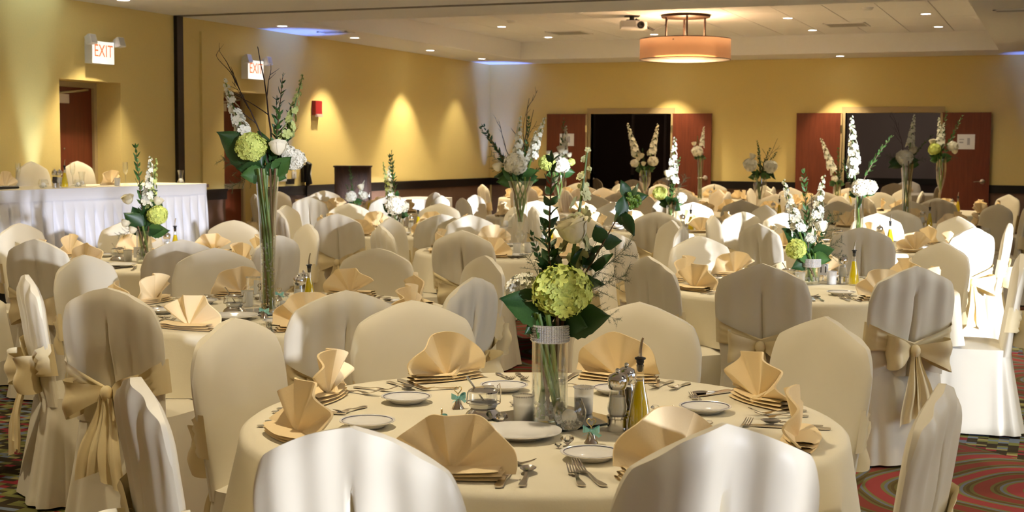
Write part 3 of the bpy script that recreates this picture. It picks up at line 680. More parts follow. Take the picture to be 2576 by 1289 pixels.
# ------------------------------------------------------------------ place settings
def napkin_mesh(seed, style):
    rnd = random.Random(seed); mb = MB(); NP = rnd.choice((3, 4)); R = rnd.uniform(0.125, 0.14); ph = rnd.random() * 3
    a0, a1 = ((8, 172), (0, 150), (30, 178))[style]
    def fan(u, v, off=0.0):
        a = math.radians(lerp(a0, a1, u)); r = 0.012 + (R * (1 - 0.05 * math.cos(6 * u + ph) - 0.025 * math.cos(2 * PI * u * NP + ph))) * v
        sn = math.sin(2 * PI * u * NP + ph); zig = 0.030 * v ** 0.8 * (0.45 * sn + 0.55 * math.asin(0.97 * sn) * 2 / PI) * (0.75 + 0.25 * math.sin(5 * u + 2 * ph))
        return (-r * math.cos(a) * 1.05, zig + off - 0.012 * v * v, 0.012 + r * math.sin(a) * 0.98)
    mb.grid(lambda u, v: fan(u, v), NP * 12 + 1, 9)
    mb.grid(lambda u, v: fan(u, v, 0.007), NP * 12 + 1, 9, flip=True)
    n = NP * 12 + 1; o = 8 * n
    mb.f += [(o + k, o + k + 1, o + 9 * n + k + 1, o + 9 * n + k) for k in range(n - 1)]
    # folded base: layered flap lying behind the fan
    for k, (zz, hw) in enumerate(((0.004, 0.135), (0.012, 0.13), (0.02, 0.122))):
        def flap(u, v, zz=zz, hw=hw, k=k):
            an = 2 * PI * v; x = lerp(-hw, hw, u); w = 0.045 * (1 - 0.5 * abs(2 * u - 1) ** 2) + 0.01
            return (x, 0.012 + w * math.cos(an) * 0.9 + k * 0.004, zz + 0.0042 * math.sin(an) + 0.003 * abs(2 * u - 1) * k)
        mb.grid(flap, 14, 9)
    # rolled pinch at the front
    mb.tube([(0, -0.02, 0.012), (0.02, -0.012, 0.02), (0.05, 0.0, 0.045)], [0.012, 0.011, 0.004], 8)
    return mb
NPM = [napkin_mesh(s, s % 3).mesh('napkin', 'napkin', True, 35) for s in range(6)]
def plate(R): return MB().lathe([(0.0, 0.004), (R * 0.5, 0.003), (R * 0.55, 0.0), (R * 0.6, 0.001), (R * 0.72, 0.009), (R, 0.018), (R, 0.0205), (R * 0.97, 0.0205), (R * 0.70, 0.0115), (R * 0.6, 0.0065), (0.0, 0.006)], 48)
def rimline(R): return MB().lathe([(R * 0.885, 0.0186), (R * 0.91, 0.0192), (R * 0.908, 0.0197), (R * 0.886, 0.0191)], 48, cap=False)
PLM = plate(0.077).mesh('plate_body', 'china', True, 50); RIM = rimline(0.077).mesh('rim_line', 'bluerim'); DPM = plate(0.112).mesh('dinner_plate', 'china', True, 50)
def flat_outline(prof, zf, th=0.0016):
    """prof: list of (y, halfwidth); strip along y with height function"""
    mb = MB(); n = len(prof)
    for y, hw in prof: mb.v += [(-hw, y, zf(y) + th), (hw, y, zf(y) + th), (-hw, y, zf(y)), (hw, y, zf(y))]
    for i in range(n - 1):
        a = 4 * i; b = a + 4; mb.f += [(a, a + 1, b + 1, b), (a + 2, b + 2, b + 3, a + 3), (a, b, b + 2, a + 2), (a + 1, a + 3, b + 3, b + 1)]
    mb.f += [(0, 2, 3, 1), (4 * n - 4, 4 * n - 3, 4 * n - 1, 4 * n - 2)]
    return mb
def fork(L):
    zf = lambda y: 0.002 + 0.006 * math.exp(-((y - L * 0.55) / 0.02) ** 2) + (max(0, y - L * 0.72) ** 1.3) * 0.9
    k = L / 0.19
    mb = flat_outline([(0, 0.005), (0.008, 0.0095), (0.03, 0.0085), (0.06, 0.005), (0.1 * k, 0.0032), (0.115 * k, 0.004), (0.125 * k, 0.009), (0.135 * k, 0.0115), (0.143 * k, 0.012)], zf, 0.0022)
    for j in range(4):
        x = (-0.0098 + j * 0.00653)
        b = flat_outline([(0.141 * k, 0.0021), (0.165 * k, 0.0018), (L, 0.0007)], zf, 0.002); b.v = [(v[0] + x, v[1], v[2]) for v in b.v]; mb.join(b)
    return mb
def spoon(L):
    zf = lambda y: 0.002 + 0.006 * math.exp(-((y - L * 0.6) / 0.025) ** 2)
    mb = flat_outline([(0, 0.005), (0.008, 0.009), (0.03, 0.008), (0.06, 0.0045), (L * 0.62, 0.003), (L * 0.7, 0.004)], zf, 0.0022)
    c = L * 0.84
    mb.grid(lambda u, v: (0.0195 * math.cos(2 * PI * u) * v, c + (L * 0.17) * math.sin(2 * PI * u) * v, 0.0035 + 0.008 * v * v), 20, 5, True)
    mb.grid(lambda u, v: (0.0198 * math.cos(2 * PI * u) * v, c + (L * 0.172) * math.sin(2 * PI * u) * v, 0.0018 + 0.0095 * v * v), 20, 5, True, flip=True); return mb
def knife(L):
    return flat_outline([(0, 0.006), (0.01, 0.010), (0.05, 0.009), (0.09, 0.007), (0.1, 0.009), (0.16, 0.0095), (L - 0.02, 0.0085), (L, 0.002)], lambda y: 0.002, 0.004)
CUT = {'dinner_fork': fork(0.195).mesh('dinner_fork', 'steel', True, 35), 'salad_fork': fork(0.165).mesh('salad_fork', 'steel', True, 35), 'dessert_fork': fork(0.15).mesh('dessert_fork', 'steel', True, 35),
       'table_spoon': spoon(0.17).mesh('table_spoon', 'steel', True, 35), 'table_knife': knife(0.22).mesh('table_knife', 'steel', True, 35)}
def on_table(key, deg, r): tx, ty, _ = TB[key]; a = math.radians(deg); return (tx + r * math.cos(a), ty + r * math.sin(a), TZ + 0.001)
def cutlery(kind, key, seat, deg, r, turn, extra=0.0):
    """handle end at (deg, r), pointing to the middle of the table plus turn degrees"""
    x, y, z = on_table(key, deg, r); rz = math.radians(deg) + PI / 2 + math.radians(turn)
    o = ob(kind, CUT[kind], None, (x, y, z + extra), (0, 0, rz))
    nice = kind.replace('_', ' ')
    tag(o, 'steel %s at the %s of %s' % (nice, SPOT[seat], TB[key][2]), kind.split('_')[1], nice + 's on the tables')
FULL = ['T1', 'T2', 'T3', 'T4', 'T5', 'T6', 'T7', 'T8']
for key in TB:
    if key == 'T0': continue
    for a in range(0, 360, 45):
        rnd = random.Random(int(abs(TB[key][1]) * 100) + a); ph = TB[key][2]
        x, y, z = on_table(key, a + rnd.uniform(-3, 3), 0.715 + rnd.uniform(-0.015, 0.01))
        o = ob('napkin', NPM[rnd.randrange(6)], None, (x, y, z), (0, 0, math.radians(a - 90 + rnd.uniform(-12, 12)))); tag(o, 'peach fan-folded napkin at the %s of %s' % (SPOT[a], ph), 'napkin', 'peach napkin fans')
        if key not in FULL: continue
        x, y, z = on_table(key, a - 10 + rnd.uniform(-3, 3), 0.49 + rnd.uniform(-0.02, 0.03))
        t = thing('side_plate', 'white rimmed side plate at the %s of %s' % (SPOT[a], ph), 'plate', (x, y, z), rnd.random() * 6, 'white side plates'); ob('plate_body', PLM, t); ob('rim_line', RIM, t)
        j = lambda s: rnd.uniform(-s, s)
        cutlery('dinner_fork', key, a, a - 13 + j(1), 0.79 + j(0.01), 6 + j(8)); cutlery('salad_fork', key, a, a - 17.5 + j(1), 0.775 + j(0.01), 4 + j(8))
        cutlery('table_knife', key, a, a + 13 + j(1), 0.79 + j(0.01), -4 + j(6)); cutlery('table_spoon', key, a, a + 16.5 + j(1), 0.78 + j(0.01), -2 + j(8), 0.001)
        cutlery('dessert_fork', key, a, a + 3 + j(3), 0.545 + j(0.01), -95 + j(12))

# ------------------------------------------------------------------ table-top accessories (shared meshes, real size)
def mk(fn, m, smooth=True, sharp=40): return fn.mesh('part', m, smooth, sharp)
BOT = [(0.0, 0.0), (0.030, 0.0), (0.032, 0.004), (0.032, 0.02), (0.028, 0.06), (0.020, 0.10), (0.0125, 0.135), (0.011, 0.165), (0.011, 0.185)]
ACC = {
 'b_glass': mk(MB().lathe(BOT, 24), 'glass'), 'b_oil': mk(MB().lathe([(0.0, 0.008)] + [(r - 0.0022, max(z, 0.008)) for r, z in BOT[1:6]] + [(0.0112, 0.138), (0.0, 0.139)], 24), 'oil'),
 'b_stop': mk(MB().lathe([(0.006, 0.165), (0.0085, 0.17), (0.0085, 0.178), (0.010, 0.18), (0.010, 0.184), (0.0085, 0.186), (0.0105, 0.19), (0.0105, 0.197), (0.015, 0.199), (0.015, 0.203), (0.008, 0.206), (0.0, 0.206)], 16), 'black'),
 'b_spout': mk(MB().tube([(0, 0, 0.2), (0, 0, 0.222), (0.003, 0, 0.245), (0.007, 0, 0.258)], [0.005, 0.0042, 0.0036, 0.003], 8), 'steel'),
 'g_base': mk(MB().lathe([(0.0, 0.0), (0.026, 0.0), (0.026, 0.034), (0.0285, 0.036), (0.0285, 0.042), (0.022, 0.043)], 24), 'chrome'),
 'g_body': mk(MB().lathe([(0.022, 0.042), (0.026, 0.055), (0.027, 0.068), (0.023, 0.084), (0.0235, 0.092), (0.021, 0.104), (0.02, 0.116)], 24, cap=False), 'glass'),
 'g_salt': mk(MB().lathe([(0.0, 0.043), (0.020, 0.043), (0.024, 0.056), (0.0245, 0.068), (0.021, 0.084), (0.0205, 0.095), (0.0, 0.096)], 20), 'salt'),
 'g_pep': mk(MB().lathe([(0.0, 0.043), (0.020, 0.043), (0.024, 0.056), (0.0245, 0.068), (0.021, 0.084), (0.0205, 0.1), (0.0, 0.101)], 20), 'pepper'),
 'g_head': mk(MB().lathe([(0.02, 0.114), (0.024, 0.117), (0.0275, 0.130), (0.0275, 0.142), (0.022, 0.154), (0.010, 0.160), (0.0, 0.161)], 24), 'chrome'),
 'g_knob': mk(MB().ball((0, 0, 0.166), 0.007, 10, 7), 'chrome'),
 'c_base': mk(MB().lathe([(0.0, 0.0), (0.052, 0.0), (0.054, 0.004), (0.048, 0.014), (0.038, 0.022), (0.036, 0.026), (0.0, 0.026)], 32), 'chrome'),
 'c_bowl': mk(MB().lathe([(0.0, 0.027), (0.036, 0.027), (0.041, 0.034), (0.041, 0.072), (0.042, 0.074)], 28, cap=False), 'glass'),
 'c_jam': mk(MB().lathe([(0.0, 0.03), (0.037, 0.03), (0.038, 0.044), (0.0, 0.045)], 24), 'salt'),
 'c_lid': mk(MB().lathe([(0.043, 0.073), (0.044, 0.077), (0.035, 0.083), (0.0, 0.085)], 28), 'chrome'),
 'c_tab': mk(MB().box((0.0, -0.008, 0.084), (0.03, 0.008, 0.090)), 'chrome', False),
 'c_ring': mk(MB().grid(lambda u, v: ((0.0485 + 0.0018 * math.cos(2 * PI * v)) * math.cos(2 * PI * u), (0.0485 + 0.0018 * math.cos(2 * PI * v)) * math.sin(2 * PI * u), 0.043 + 0.0018 * math.sin(2 * PI * v)), 36, 7, True).tube([(0.0485, 0, 0.043), (0.05, 0, 0.075), (0.046, 0, 0.096), (0.04, 0, 0.09), (0.042, 0, 0.076)], 0.0017, 6).tube([(-0.0485, 0, 0.043), (-0.045, 0, 0.075)], 0.0017, 6), 'chrome'),
 'c_spoon': mk(MB().tube([(0.005, 0.01, 0.04), (-0.008, 0.014, 0.06), (-0.034, 0.02, 0.098), (-0.046, 0.022, 0.115)], [0.004, 0.0024, 0.003, 0.004], 6).ball((0.012, 0.008, 0.036), (0.014, 0.009, 0.005), 10, 6), 'steel'),
 'v_cup': mk(MB().lathe([(0.0, 0.0), (0.024, 0.0), (0.0265, 0.004), (0.028, 0.07), (0.0285, 0.078)], 28, cap=False), 'frost'),
 'v_wax': mk(MB().lathe([(0.0, 0.005), (0.0225, 0.005), (0.0235, 0.05), (0.0, 0.052)], 20), 'wax'),
 'f_bowl': mk(MB().lathe([(0.0, 0.001), (0.022, 0.0), (0.036, 0.012), (0.045, 0.032), (0.046, 0.048), (0.040, 0.068), (0.034, 0.08), (0.035, 0.082)], 32, cap=False), 'glass'),
 'f_ball': mk(MB().ball((0, 0, 0.034), 0.021, 14, 10), 'wax'),
 'hurricane': mk(MB().lathe([(0.0, 0.0), (0.03, 0.0), (0.03, 0.003), (0.006, 0.01), (0.005, 0.04), (0.02, 0.05), (0.034, 0.06), (0.034, 0.14)], 28, cap=False), 'glass'),
 'card': mk(MB().box((-0.03, -0.0015, 0.035), (0.03, 0.0015, 0.105)), 'paper', False),
 'card_stand': mk(MB().lathe([(0.0, 0.0), (0.022, 0.0), (0.022, 0.004), (0.005, 0.008), (0.003, 0.012), (0.003, 0.034), (0.006, 0.036)], 16), 'chrome'),
 'bell': mk(MB().lathe([(0.0185, 0.0), (0.0165, 0.004), (0.012, 0.012), (0.0095, 0.022), (0.007, 0.028), (0.0, 0.030)], 24, cap=False).lathe([(0.0175, 0.0), (0.011, 0.012), (0.0, 0.028)], 24, cap=False), 'bell'),
 'bell_clapper': mk(MB().ball((0, 0, 0.006), 0.005, 8, 6), 'bell'),
 'heart': mk(MB().tube([(0, 0, 0.028)] + [(0.012 * math.sin(t) ** 3, 0, 0.055 + 0.00078 * (13 * math.cos(t) - 5 * math.cos(2 * t) - 2 * math.cos(3 * t) - math.cos(4 * t))) for t in [PI + 2 * PI * k / 28 for k in range(29)]], 0.0014, 6), 'gold'),
 'hur_ball': None,
}
rb = MB()
for s in (-1, 1): rb.grid(lambda u, v, s=s: (s * (0.002 + 0.02 * math.sin(PI * u)), -0.004 - 0.010 * math.sin(2 * PI * u), 0.034 + (v - 0.5) * (0.004 + 0.014 * math.sin(PI * u)) + 0.004 * math.sin(PI * u)), 12, 4)
for s in (-1, 1): rb.grid(lambda u, v, s=s: (s * (0.002 + 0.022 * v) + (u - 0.5) * 0.008, -0.008 - 0.004 * math.sin(5 * v), 0.034 - 0.016 * v + (u - 0.5) * 0.006), 3, 7)
ACC['ribbon'] = mk(rb.ball((0, -0.006, 0.034), 0.0045, 8, 6), 'ribbon')
def beads_ring(r, z, n, br, rows=1, dz=0.0):
    mb = MB()
    for j in range(rows):
        for k in range(n):
            a = 2 * PI * k / n; mb.add(*octa((r * math.cos(a), r * math.sin(a), z + j * dz), br))
    return mb
def octa(c, r):
    v = [(c[0] + r, c[1], c[2]), (c[0], c[1] + r, c[2]), (c[0] - r, c[1], c[2]), (c[0], c[1] - r, c[2]), (c[0], c[1], c[2] + r), (c[0], c[1], c[2] - r)]
    return v, [(0, 1, 4), (1, 2, 4), (2, 3, 4), (3, 0, 4), (1, 0, 5), (2, 1, 5), (3, 2, 5), (0, 3, 5)]
ACC['v_rim'] = mk(beads_ring(0.0292, 0.076, 36, 0.0028), 'rhine'); ACC['h_rim'] = mk(beads_ring(0.0345, 0.140, 40, 0.0026), 'rhine')
ACC['gem'] = mk(MB().lathe([(0.0, 0.0), (0.013, 0.012), (0.0135, 0.014), (0.008, 0.02), (0.0, 0.02)], 8), 'crystal', False)
gb = MB(); rg = random.Random(3)
for _ in range(60):
    a = rg.random() * 6.28; q = math.sqrt(rg.random()) * 0.035; gb.add(*octa((q * math.cos(a), q * math.sin(a), 0.006 + rg.random() * 0.02 + 0.1 * max(0, q - 0.02)), 0.0042))
ACC['f_beads'] = mk(gb, 'gel', False)
def acc(name, label, cat, loc, rz, parts, group=None, sc=1.0):
    t = thing(name, label, cat, loc, rz, group); t.scale = (sc,) * 3; first = None
    for pn, k in parts: ob(pn, ACC[k], t)
    return t
TOP = TZ + 0.001
def tp(px, py): p = atz(px, py, TOP); return (p.x, p.y, TOP)
def oil_bottle(loc, ph, rz=0.3): acc('oil_bottle', 'yellow olive oil bottle with black pour spout on %s' % ph, 'bottle', loc, rz, (('glass_body', 'b_glass'), ('oil', 'b_oil'), ('stopper', 'b_stop'), ('pour_spout', 'b_spout')), 'olive oil bottles')
def grinder(loc, ph, kind): acc(kind + '_mill', 'clear %s mill with round chrome head on %s' % (kind, ph), 'mill', loc, 0, (('base', 'g_base'), ('body', 'g_body'), (kind, 'g_salt' if kind == 'salt' else 'g_pep'), ('head', 'g_head'), ('knob', 'g_knob')), kind + ' mills')
def caddy(loc, ph, rz=0.0): acc('sugar_caddy', 'round chrome-lidded glass condiment jar with spoon on %s' % ph, 'jar', loc, rz, (('base', 'c_base'), ('bowl', 'c_bowl'), ('contents', 'c_jam'), ('lid', 'c_lid'), ('lid_tab', 'c_tab'), ('wire_ring', 'c_ring'), ('spoon', 'c_spoon')), 'condiment jars')
def votive(loc, label): acc('votive_candle', label, 'candle', loc, 0, (('cup', 'v_cup'), ('wax', 'v_wax'), ('rhinestone_rim', 'v_rim')), 'votive candles')
def bowl(loc, label, sc=1.0): acc('candle_bowl', label, 'candle bowl', loc, 0, (('bowl', 'f_bowl'), ('ball_candle', 'f_ball'), ('beads', 'f_beads')), 'candle bowls', sc)
def number_card(loc, txt, label, sc=1.0):
    t = acc('table_number', label, 'number card', loc, math.radians(22), (('card', 'card'), ('stand', 'card_stand')), None, sc)
    ob('numeral', text_mesh(txt, 0.055, 'ink', 0.0004), t, loc=(0, -0.0021, 0.068), rot=(PI / 2, 0, 0))
def bell(loc, label, rz): acc('favour_bell', label, 'bell', loc, rz, (('bell_cup', 'bell'), ('clapper', 'bell_clapper'), ('heart_handle', 'heart'), ('ribbon', 'ribbon')), 'favour bells')

def mirror_tile(cx, cy, rz, label, h=0.15):
    t = thing('mirror_tile', label, 'mirror', (cx, cy, TOP), rz)
    part('backing', MB().box((-h, -h, 0), (h, h, 0.005)), 'mirroredge', t, False); part('mirror', MB().box((-h + 0.002, -h + 0.002, 0.005), (h - 0.002, h - 0.002, 0.0062)), 'mirror', t, False)
# first table
P1 = 'the table with bell favours'
c = tp(1388, 1056); mirror_tile(c[0], c[1], 0.39 + 0.62, 'square mirror tile under the rhinestone-banded vase')
MZ = TOP + 0.0065
def tpm(px, py): p = atz(px, py, MZ); return (p.x, p.y, MZ)
oil_bottle(tp(1608, 1086), P1, 0.2); grinder(tp(1552, 1084), P1, 'salt'); grinder(tp(1574, 1066), P1, 'pepper'); caddy(tp(1216, 1050), P1, 0.55)
votive(tpm(1316, 1064), 'frosted votive cup with rhinestone rim beside the rhinestone-banded vase'); votive(tpm(1468, 1040), 'clear-rimmed votive cup behind the ball-candle bowl on the mirror tile')
bowl(tpm(1432, 1080), 'round glass bowl with white ball candle and beads on mirror tile')
t = thing('dinner_plate', 'large plain white plate in front of the mirror tile', 'plate', tp(1308, 1100)); ob('plate_body', DPM, t); part('foot_ring', MB().lathe([(0.058, 0.0), (0.062, 0.0), (0.062, 0.003), (0.058, 0.003)], 40), 'china', t)
for (px, py), l, r in (((1152, 1028), 'silver bell with heart handle and aqua ribbon beside the condiment jar', 0.9), ((1111, 1088), 'silver bell with aqua ribbon next to tall stacked crystals', 1.9), ((1487, 1115), 'silver bell with gold heart handle before the mirror tile corner', 0.35), ((1693, 1080), 'silver bell with aqua ribbon turned edge-on, past the oil bottle', 2.0)): bell(tp(px, py), l, r)
gi = 0
for (px, py), sc, l in (((1167, 1090), 1.2, 'clear diamond-cut crystal between bell and large plate'), ((1262, 1066), 1.5, 'tilted large clear crystal at the mirror tile edge'), ((1427, 1122), 1.4, 'clear crystal chunk between the two front plates'), ((1404, 1128), 0.7, 'small flat green-tinted crystal by the front plate'), ((1577, 1126), 1.1, 'clear crystal alone in front of the oil bottle'),
      ((1658, 1108), 1.3, 'clear crystal nearest the edge-on bell, front side'), ((1668, 1052), 0.9, 'clear crystal behind the edge-on bell'), ((1648, 1037), 1.0, 'clear crystal beyond the oil bottle'), ((1783, 1075), 0.9, 'clear crystal beside the plate past the bells'), ((1092, 1078), 1.2, 'clear crystal beside the ribboned bell left of the jar'), ((1290, 1022), 0.8, 'clear crystal behind the frosted votive'), ((1700, 1092), 0.8, 'clear crystal just under the edge-on bell')):
    t = thing('table_crystal', l, 'crystal', tp(px, py), gi * 1.3, 'scattered crystals'); t.scale = (sc,) * 3; g = ob('gem', ACC['gem'], t, rot=(0.0, 0.0, gi)); gi += 1
# second table
P2 = TB['T2'][2]
oil_bottle(tp(778, 771), P2); grinder(tp(752, 778), P2, 'salt'); grinder(tp(764, 768), P2, 'pepper'); caddy(tp(590, 786), P2, 0.5)
number_card(tp(654, 758), '9', 'white table number card reading 9 beside the tall flared vase')
c = tp(690, 785); mirror_tile(c[0], c[1], 1.0, 'square mirror tile under the tall flared vase', 0.13)
acc('hurricane_candle', 'footed clear hurricane glass with rhinestone rim beside the number 9 card', 'candle holder', tp(637, 770), 0, (('glass', 'hurricane'), ('rhinestone_rim', 'h_rim')))
votive(tp(622, 772), 'frosted votive cup between condiment jar and number 9 card'); bowl(tp(712, 779), 'square-sided candle glass right of the tall flared vase', 0.8)
bell(tp(510, 787), 'silver bell with aqua ribbon by the plate edge on the flared-vase table', 1.0); bell(tp(665, 800), 'silver bell with pale ribbon in front of the tall flared vase', 0.4); bell(tp(703, 757), 'silver bell with heart handle behind the tall flared vase', 0.4)
t = thing('dinner_plate', 'large plain white plate in front of the number 9 card', 'plate', tp(587, 803)); ob('plate_body', DPM, t); part('foot_ring', MB().lathe([(0.058, 0.0), (0.062, 0.0), (0.062, 0.003), (0.058, 0.003)], 40), 'china', t)
# third and fourth
P3 = TB['T3'][2]
oil_bottle(tp(2147, 718), P3); grinder(tp(2119, 714), P3, 'salt'); number_card(tp(2070, 708), '11', 'white table number card reading 11 beside the rhinestone vase'); votive(tp(2092, 716), 'frosted votive cup between the number 11 card and the mill'); caddy(tp(1985, 712), P3)
votive(tp(2012, 720), 'frosted votive cup in front of the ferny bouquet vase')
P4 = TB['T4'][2]
caddy(tp(297, 655), P4, 0.4); number_card(tp(348, 662), '6', 'white table number card reading 6 in front of the flower vase'); oil_bottle(tp(441, 640), P4); grinder(tp(420, 642), P4, 'salt'); votive(tp(322, 658), 'frosted votive cup beside the number 6 card')
t = thing('dinner_plate', 'large plain white plate on the table beside the head table', 'plate', tp(300, 672)); ob('plate_body', DPM, t); part('foot_ring', MB().lathe([(0.058, 0.0), (0.062, 0.0), (0.062, 0.003), (0.058, 0.003)], 40), 'china', t)
P5 = TB['T5'][2]
caddy(tp(1255, 640), P5); grinder(tp(1367, 622), P5, 'salt'); oil_bottle(tp(1385, 622), P5)
cs = tp(1272, 640); d5 = depth(cs); hz = 0.285
t = thing('candle_stand', 'tall thin-stemmed clear glass candle stand beside the ornate trumpet vase', 'candle holder', cs)
part('foot', MB().lathe([(0.0, 0), (0.035, 0), (0.035, 0.05), (0.0, 0.052)], 20), 'frost', t); part('stem', MB().tube([(0, 0, 0.05), (0, 0, hz - 0.09)], 0.004, 8), 'glass', t)
part('cup', MB().box((-0.035, -0.035, hz - 0.09), (0.035, 0.035, hz - 0.086)).box((-0.035, -0.035, hz - 0.09), (-0.032, 0.035, hz)).box((0.032, -0.035, hz - 0.09), (0.035, 0.035, hz)), 'glass', t, False); part('candle', MB().ball((0, 0, hz - 0.06), 0.024, 12, 8), 'wax', t)
for (px, py), l in (((1300, 638), 'frosted votive cup in front of the ornate trumpet vase'), ((1328, 636), 'frosted votive cup right beside the ornate trumpet vase foot'), ((1345, 634), 'frosted votive cup next to the chrome mill by the trumpet vase')): votive(tp(px, py), l)
t = thing('dinner_plate', 'large plain white plate before the ornate trumpet vase', 'plate', tp(1290, 647)); ob('plate_body', DPM, t); part('foot_ring', MB().lathe([(0.058, 0.0), (0.062, 0.0), (0.062, 0.003), (0.058, 0.003)], 40), 'china', t)
for key, b_, g_ in (('T6', (1052, 583), (1034, 586)), ('T7', (2238, 620), (2212, 618)), ('T8', (1737, 582), (1716, 582)), ('T9', (929, 540), (915, 540)), ('T11', (2338, 571), (2320, 570)), ('T12', (2409, 534), (2395, 534)), ('T10', (1960, 545), (1945, 545)), ('T13', (1796, 506), (1787, 506)), ('T14', (1664, 519), (1650, 519)), ('T16', (2137, 517), (2125, 517))):
    oil_bottle(tp(*b_), TB[key][2]); grinder(tp(*g_), TB[key][2], 'salt')
for key, px, py in (('T6', 985, 592), ('T7', 2130, 610), ('T8', 1655, 578), ('T11', 2258, 575)): votive(tp(px, py), 'frosted votive cup on the ' + TB[key][2]); caddy(tp(px - 22, py - 4), TB[key][2])

# ------------------------------------------------------------------ flowers
def floret(mb, c, nrm, r, npet=4, rnd=random):
    n_ = Vector(nrm).normalized(); a = n_.orthogonal().normalized(); b = n_.cross(a); c = Vector(c); ph = rnd.random() * 6.28
    for k in range(npet):
        an = ph + 2 * PI * k / npet; d = a * math.cos(an) + b * math.sin(an); e = n_.cross(d); o = len(mb.v)
        mb.v += [tuple(c), tuple(c + d * r * 0.4 + e * r * 0.36 + n_ * r * 0.2), tuple(c + d * r * 0.82 + e * r * 0.36 + n_ * r * 0.24), tuple(c + d * r + n_ * r * 0.14), tuple(c + d * r * 0.82 - e * r * 0.36 + n_ * r * 0.24), tuple(c + d * r * 0.4 - e * r * 0.36 + n_ * r * 0.2)]
        mb.f += [(o, o + 3, o + 2, o + 1), (o, o + 5, o + 4, o + 3)]
def hydrangea(seed, m, n=150):
    rnd = random.Random(seed); mb = MB(); mb.ball((0, 0, 0), (0.80, 0.80, 0.72), 16, 10)
    for k in range(n):
        z = 1 - 2 * (k + 0.5) / n; a = k * 2.39996; q = math.sqrt(1 - z * z); v = Vector((q * math.cos(a), q * math.sin(a), z))
        rr = 0.86 + rnd.uniform(-0.07, 0.1); p = Vector((v.x * rr, v.y * rr, v.z * rr * 0.9)); floret(mb, p, v + Vector((rnd.uniform(-.4, .4), rnd.uniform(-.4, .4), rnd.uniform(-.4, .4))), rnd.uniform(0.19, 0.26), 4, rnd)
    return mb.mesh('hydrangea', m, True, 50)
def rose_mesh(seed):
    rnd = random.Random(seed); mb = MB()
    for L, (r0, h, k, op) in enumerate(((0.22, 1.0, 3, 0.02), (0.42, 1.04, 4, 0.03), (0.62, 1.03, 4, 0.08), (0.80, 0.98, 5, 0.16), (0.94, 0.86, 5, 0.26))):
        for j in range(k):
            a0 = 2 * PI * j / k + L * 0.9 + rnd.uniform(-.15, .15)
            def f(u, v, a0=a0, r0=r0, h=h, k=k, op=op):
                q = 2 * u - 1; a = a0 + q * PI / k * 1.6; r = r0 * (0.42 + 0.58 * math.sin(min(1, v * 1.5) * PI / 2)) + op * max(0, (v - 0.7) / 0.3) ** 2 * (1 - 0.4 * abs(q)) - 0.04 * q
                z = -0.85 + 1.6 * h * v * (1 - 0.16 * abs(q) ** 2.5); return (r * math.cos(a), r * math.sin(a), z)
            mb.grid(f, 9, 9)
    mb.ball((0, 0, -0.7), (0.42, 0.42, 0.28), 10, 6); return mb.mesh('rose', 'rose', True, 60)
def spike_mesh(seed, m, n=26, big=1.0):
    """unit height flower spike: returns (stem, blooms)"""
    rnd = random.Random(seed); st = MB(); bl = MB(); bx_, by_ = rnd.uniform(-.08, .08), rnd.uniform(-.08, .08)
    path = lambda t: Vector((bx_ * t * t, by_ * t * t, t)); st.tube([path(k / 8) for k in range(9)], [0.016 - 0.0013 * k for k in range(9)], 5)
    for k in range(n):
        t = lerp(0.30, 0.99, k / (n - 1)); a = k * 2.4; sz = lerp(0.085, 0.022, ((t - 0.30) / 0.69) ** 0.9) * big; d = Vector((math.cos(a), math.sin(a), 0.35)); p = path(t) + d * sz * 0.75
        floret(bl, p, d, sz, 5, rnd); floret(bl, p + d * sz * 0.15, d, sz * 0.6, 4, rnd)
        if t > 0.75: bl.ball(p, sz * 0.6, 5, 4)
    return st.mesh('stem', 'stem'), bl.mesh('blossoms', m, True, 50)
def leaf_shape(mb, base, d, up, L, W, droop=0.25, nu=5, nv=7, serr=0.0):
    d = Vector(d).normalized(); s = d.cross(Vector(up))
    if s.length < 1e-4: s = d.orthogonal()
    s.normalize(); n_ = s.cross(d); base = Vector(base)
    def f(u, v):
        w = W * math.sin(PI * min(1, v ** 0.75)) * (1 + serr * math.sin(v * 40)); x = 2 * u - 1
        return tuple(base + d * (L * v) + s * (w * x * 0.5) + n_ * (0.12 * W * x * x - droop * L * v * v))
    mb.grid(f, nu, nv); return mb
def leafy_mesh(seed, m='leaf', nl=13, L=0.15, W=0.075, spread=0.9):
    rnd = random.Random(seed); st = MB(); lf = MB(); bx_, by_ = rnd.uniform(-.1, .1), rnd.uniform(-.1, .1)
    path = lambda t: Vector((bx_ * t * t, by_ * t * t, t)); st.tube([path(k / 7) for k in range(8)], [0.012 - 0.0013 * k for k in range(8)], 5)
    for k in range(nl):
        t = lerp(0.12, 0.99, k / (nl - 1)); k_ = 1.0 - 0.45 * t
        for s in (0, PI):
            a = k * 1.57 + s + rnd.uniform(-.3, .3); d = Vector((math.cos(a) * spread, math.sin(a) * spread, 0.9))
            leaf_shape(lf, path(t), d, (rnd.uniform(-1, 1), rnd.uniform(-1, 1), 0.15), L * k_ * rnd.uniform(.8, 1.2), W * k_, 0.15, 3, 5)
    leaf_shape(lf, path(0.98), (0, 0, 1), (1, 0, 0), L * 0.6, W * 0.6, 0.0, 3, 5)
    return st.mesh('stem', 'brownstem'), lf.mesh('leaves', m, True, 60)
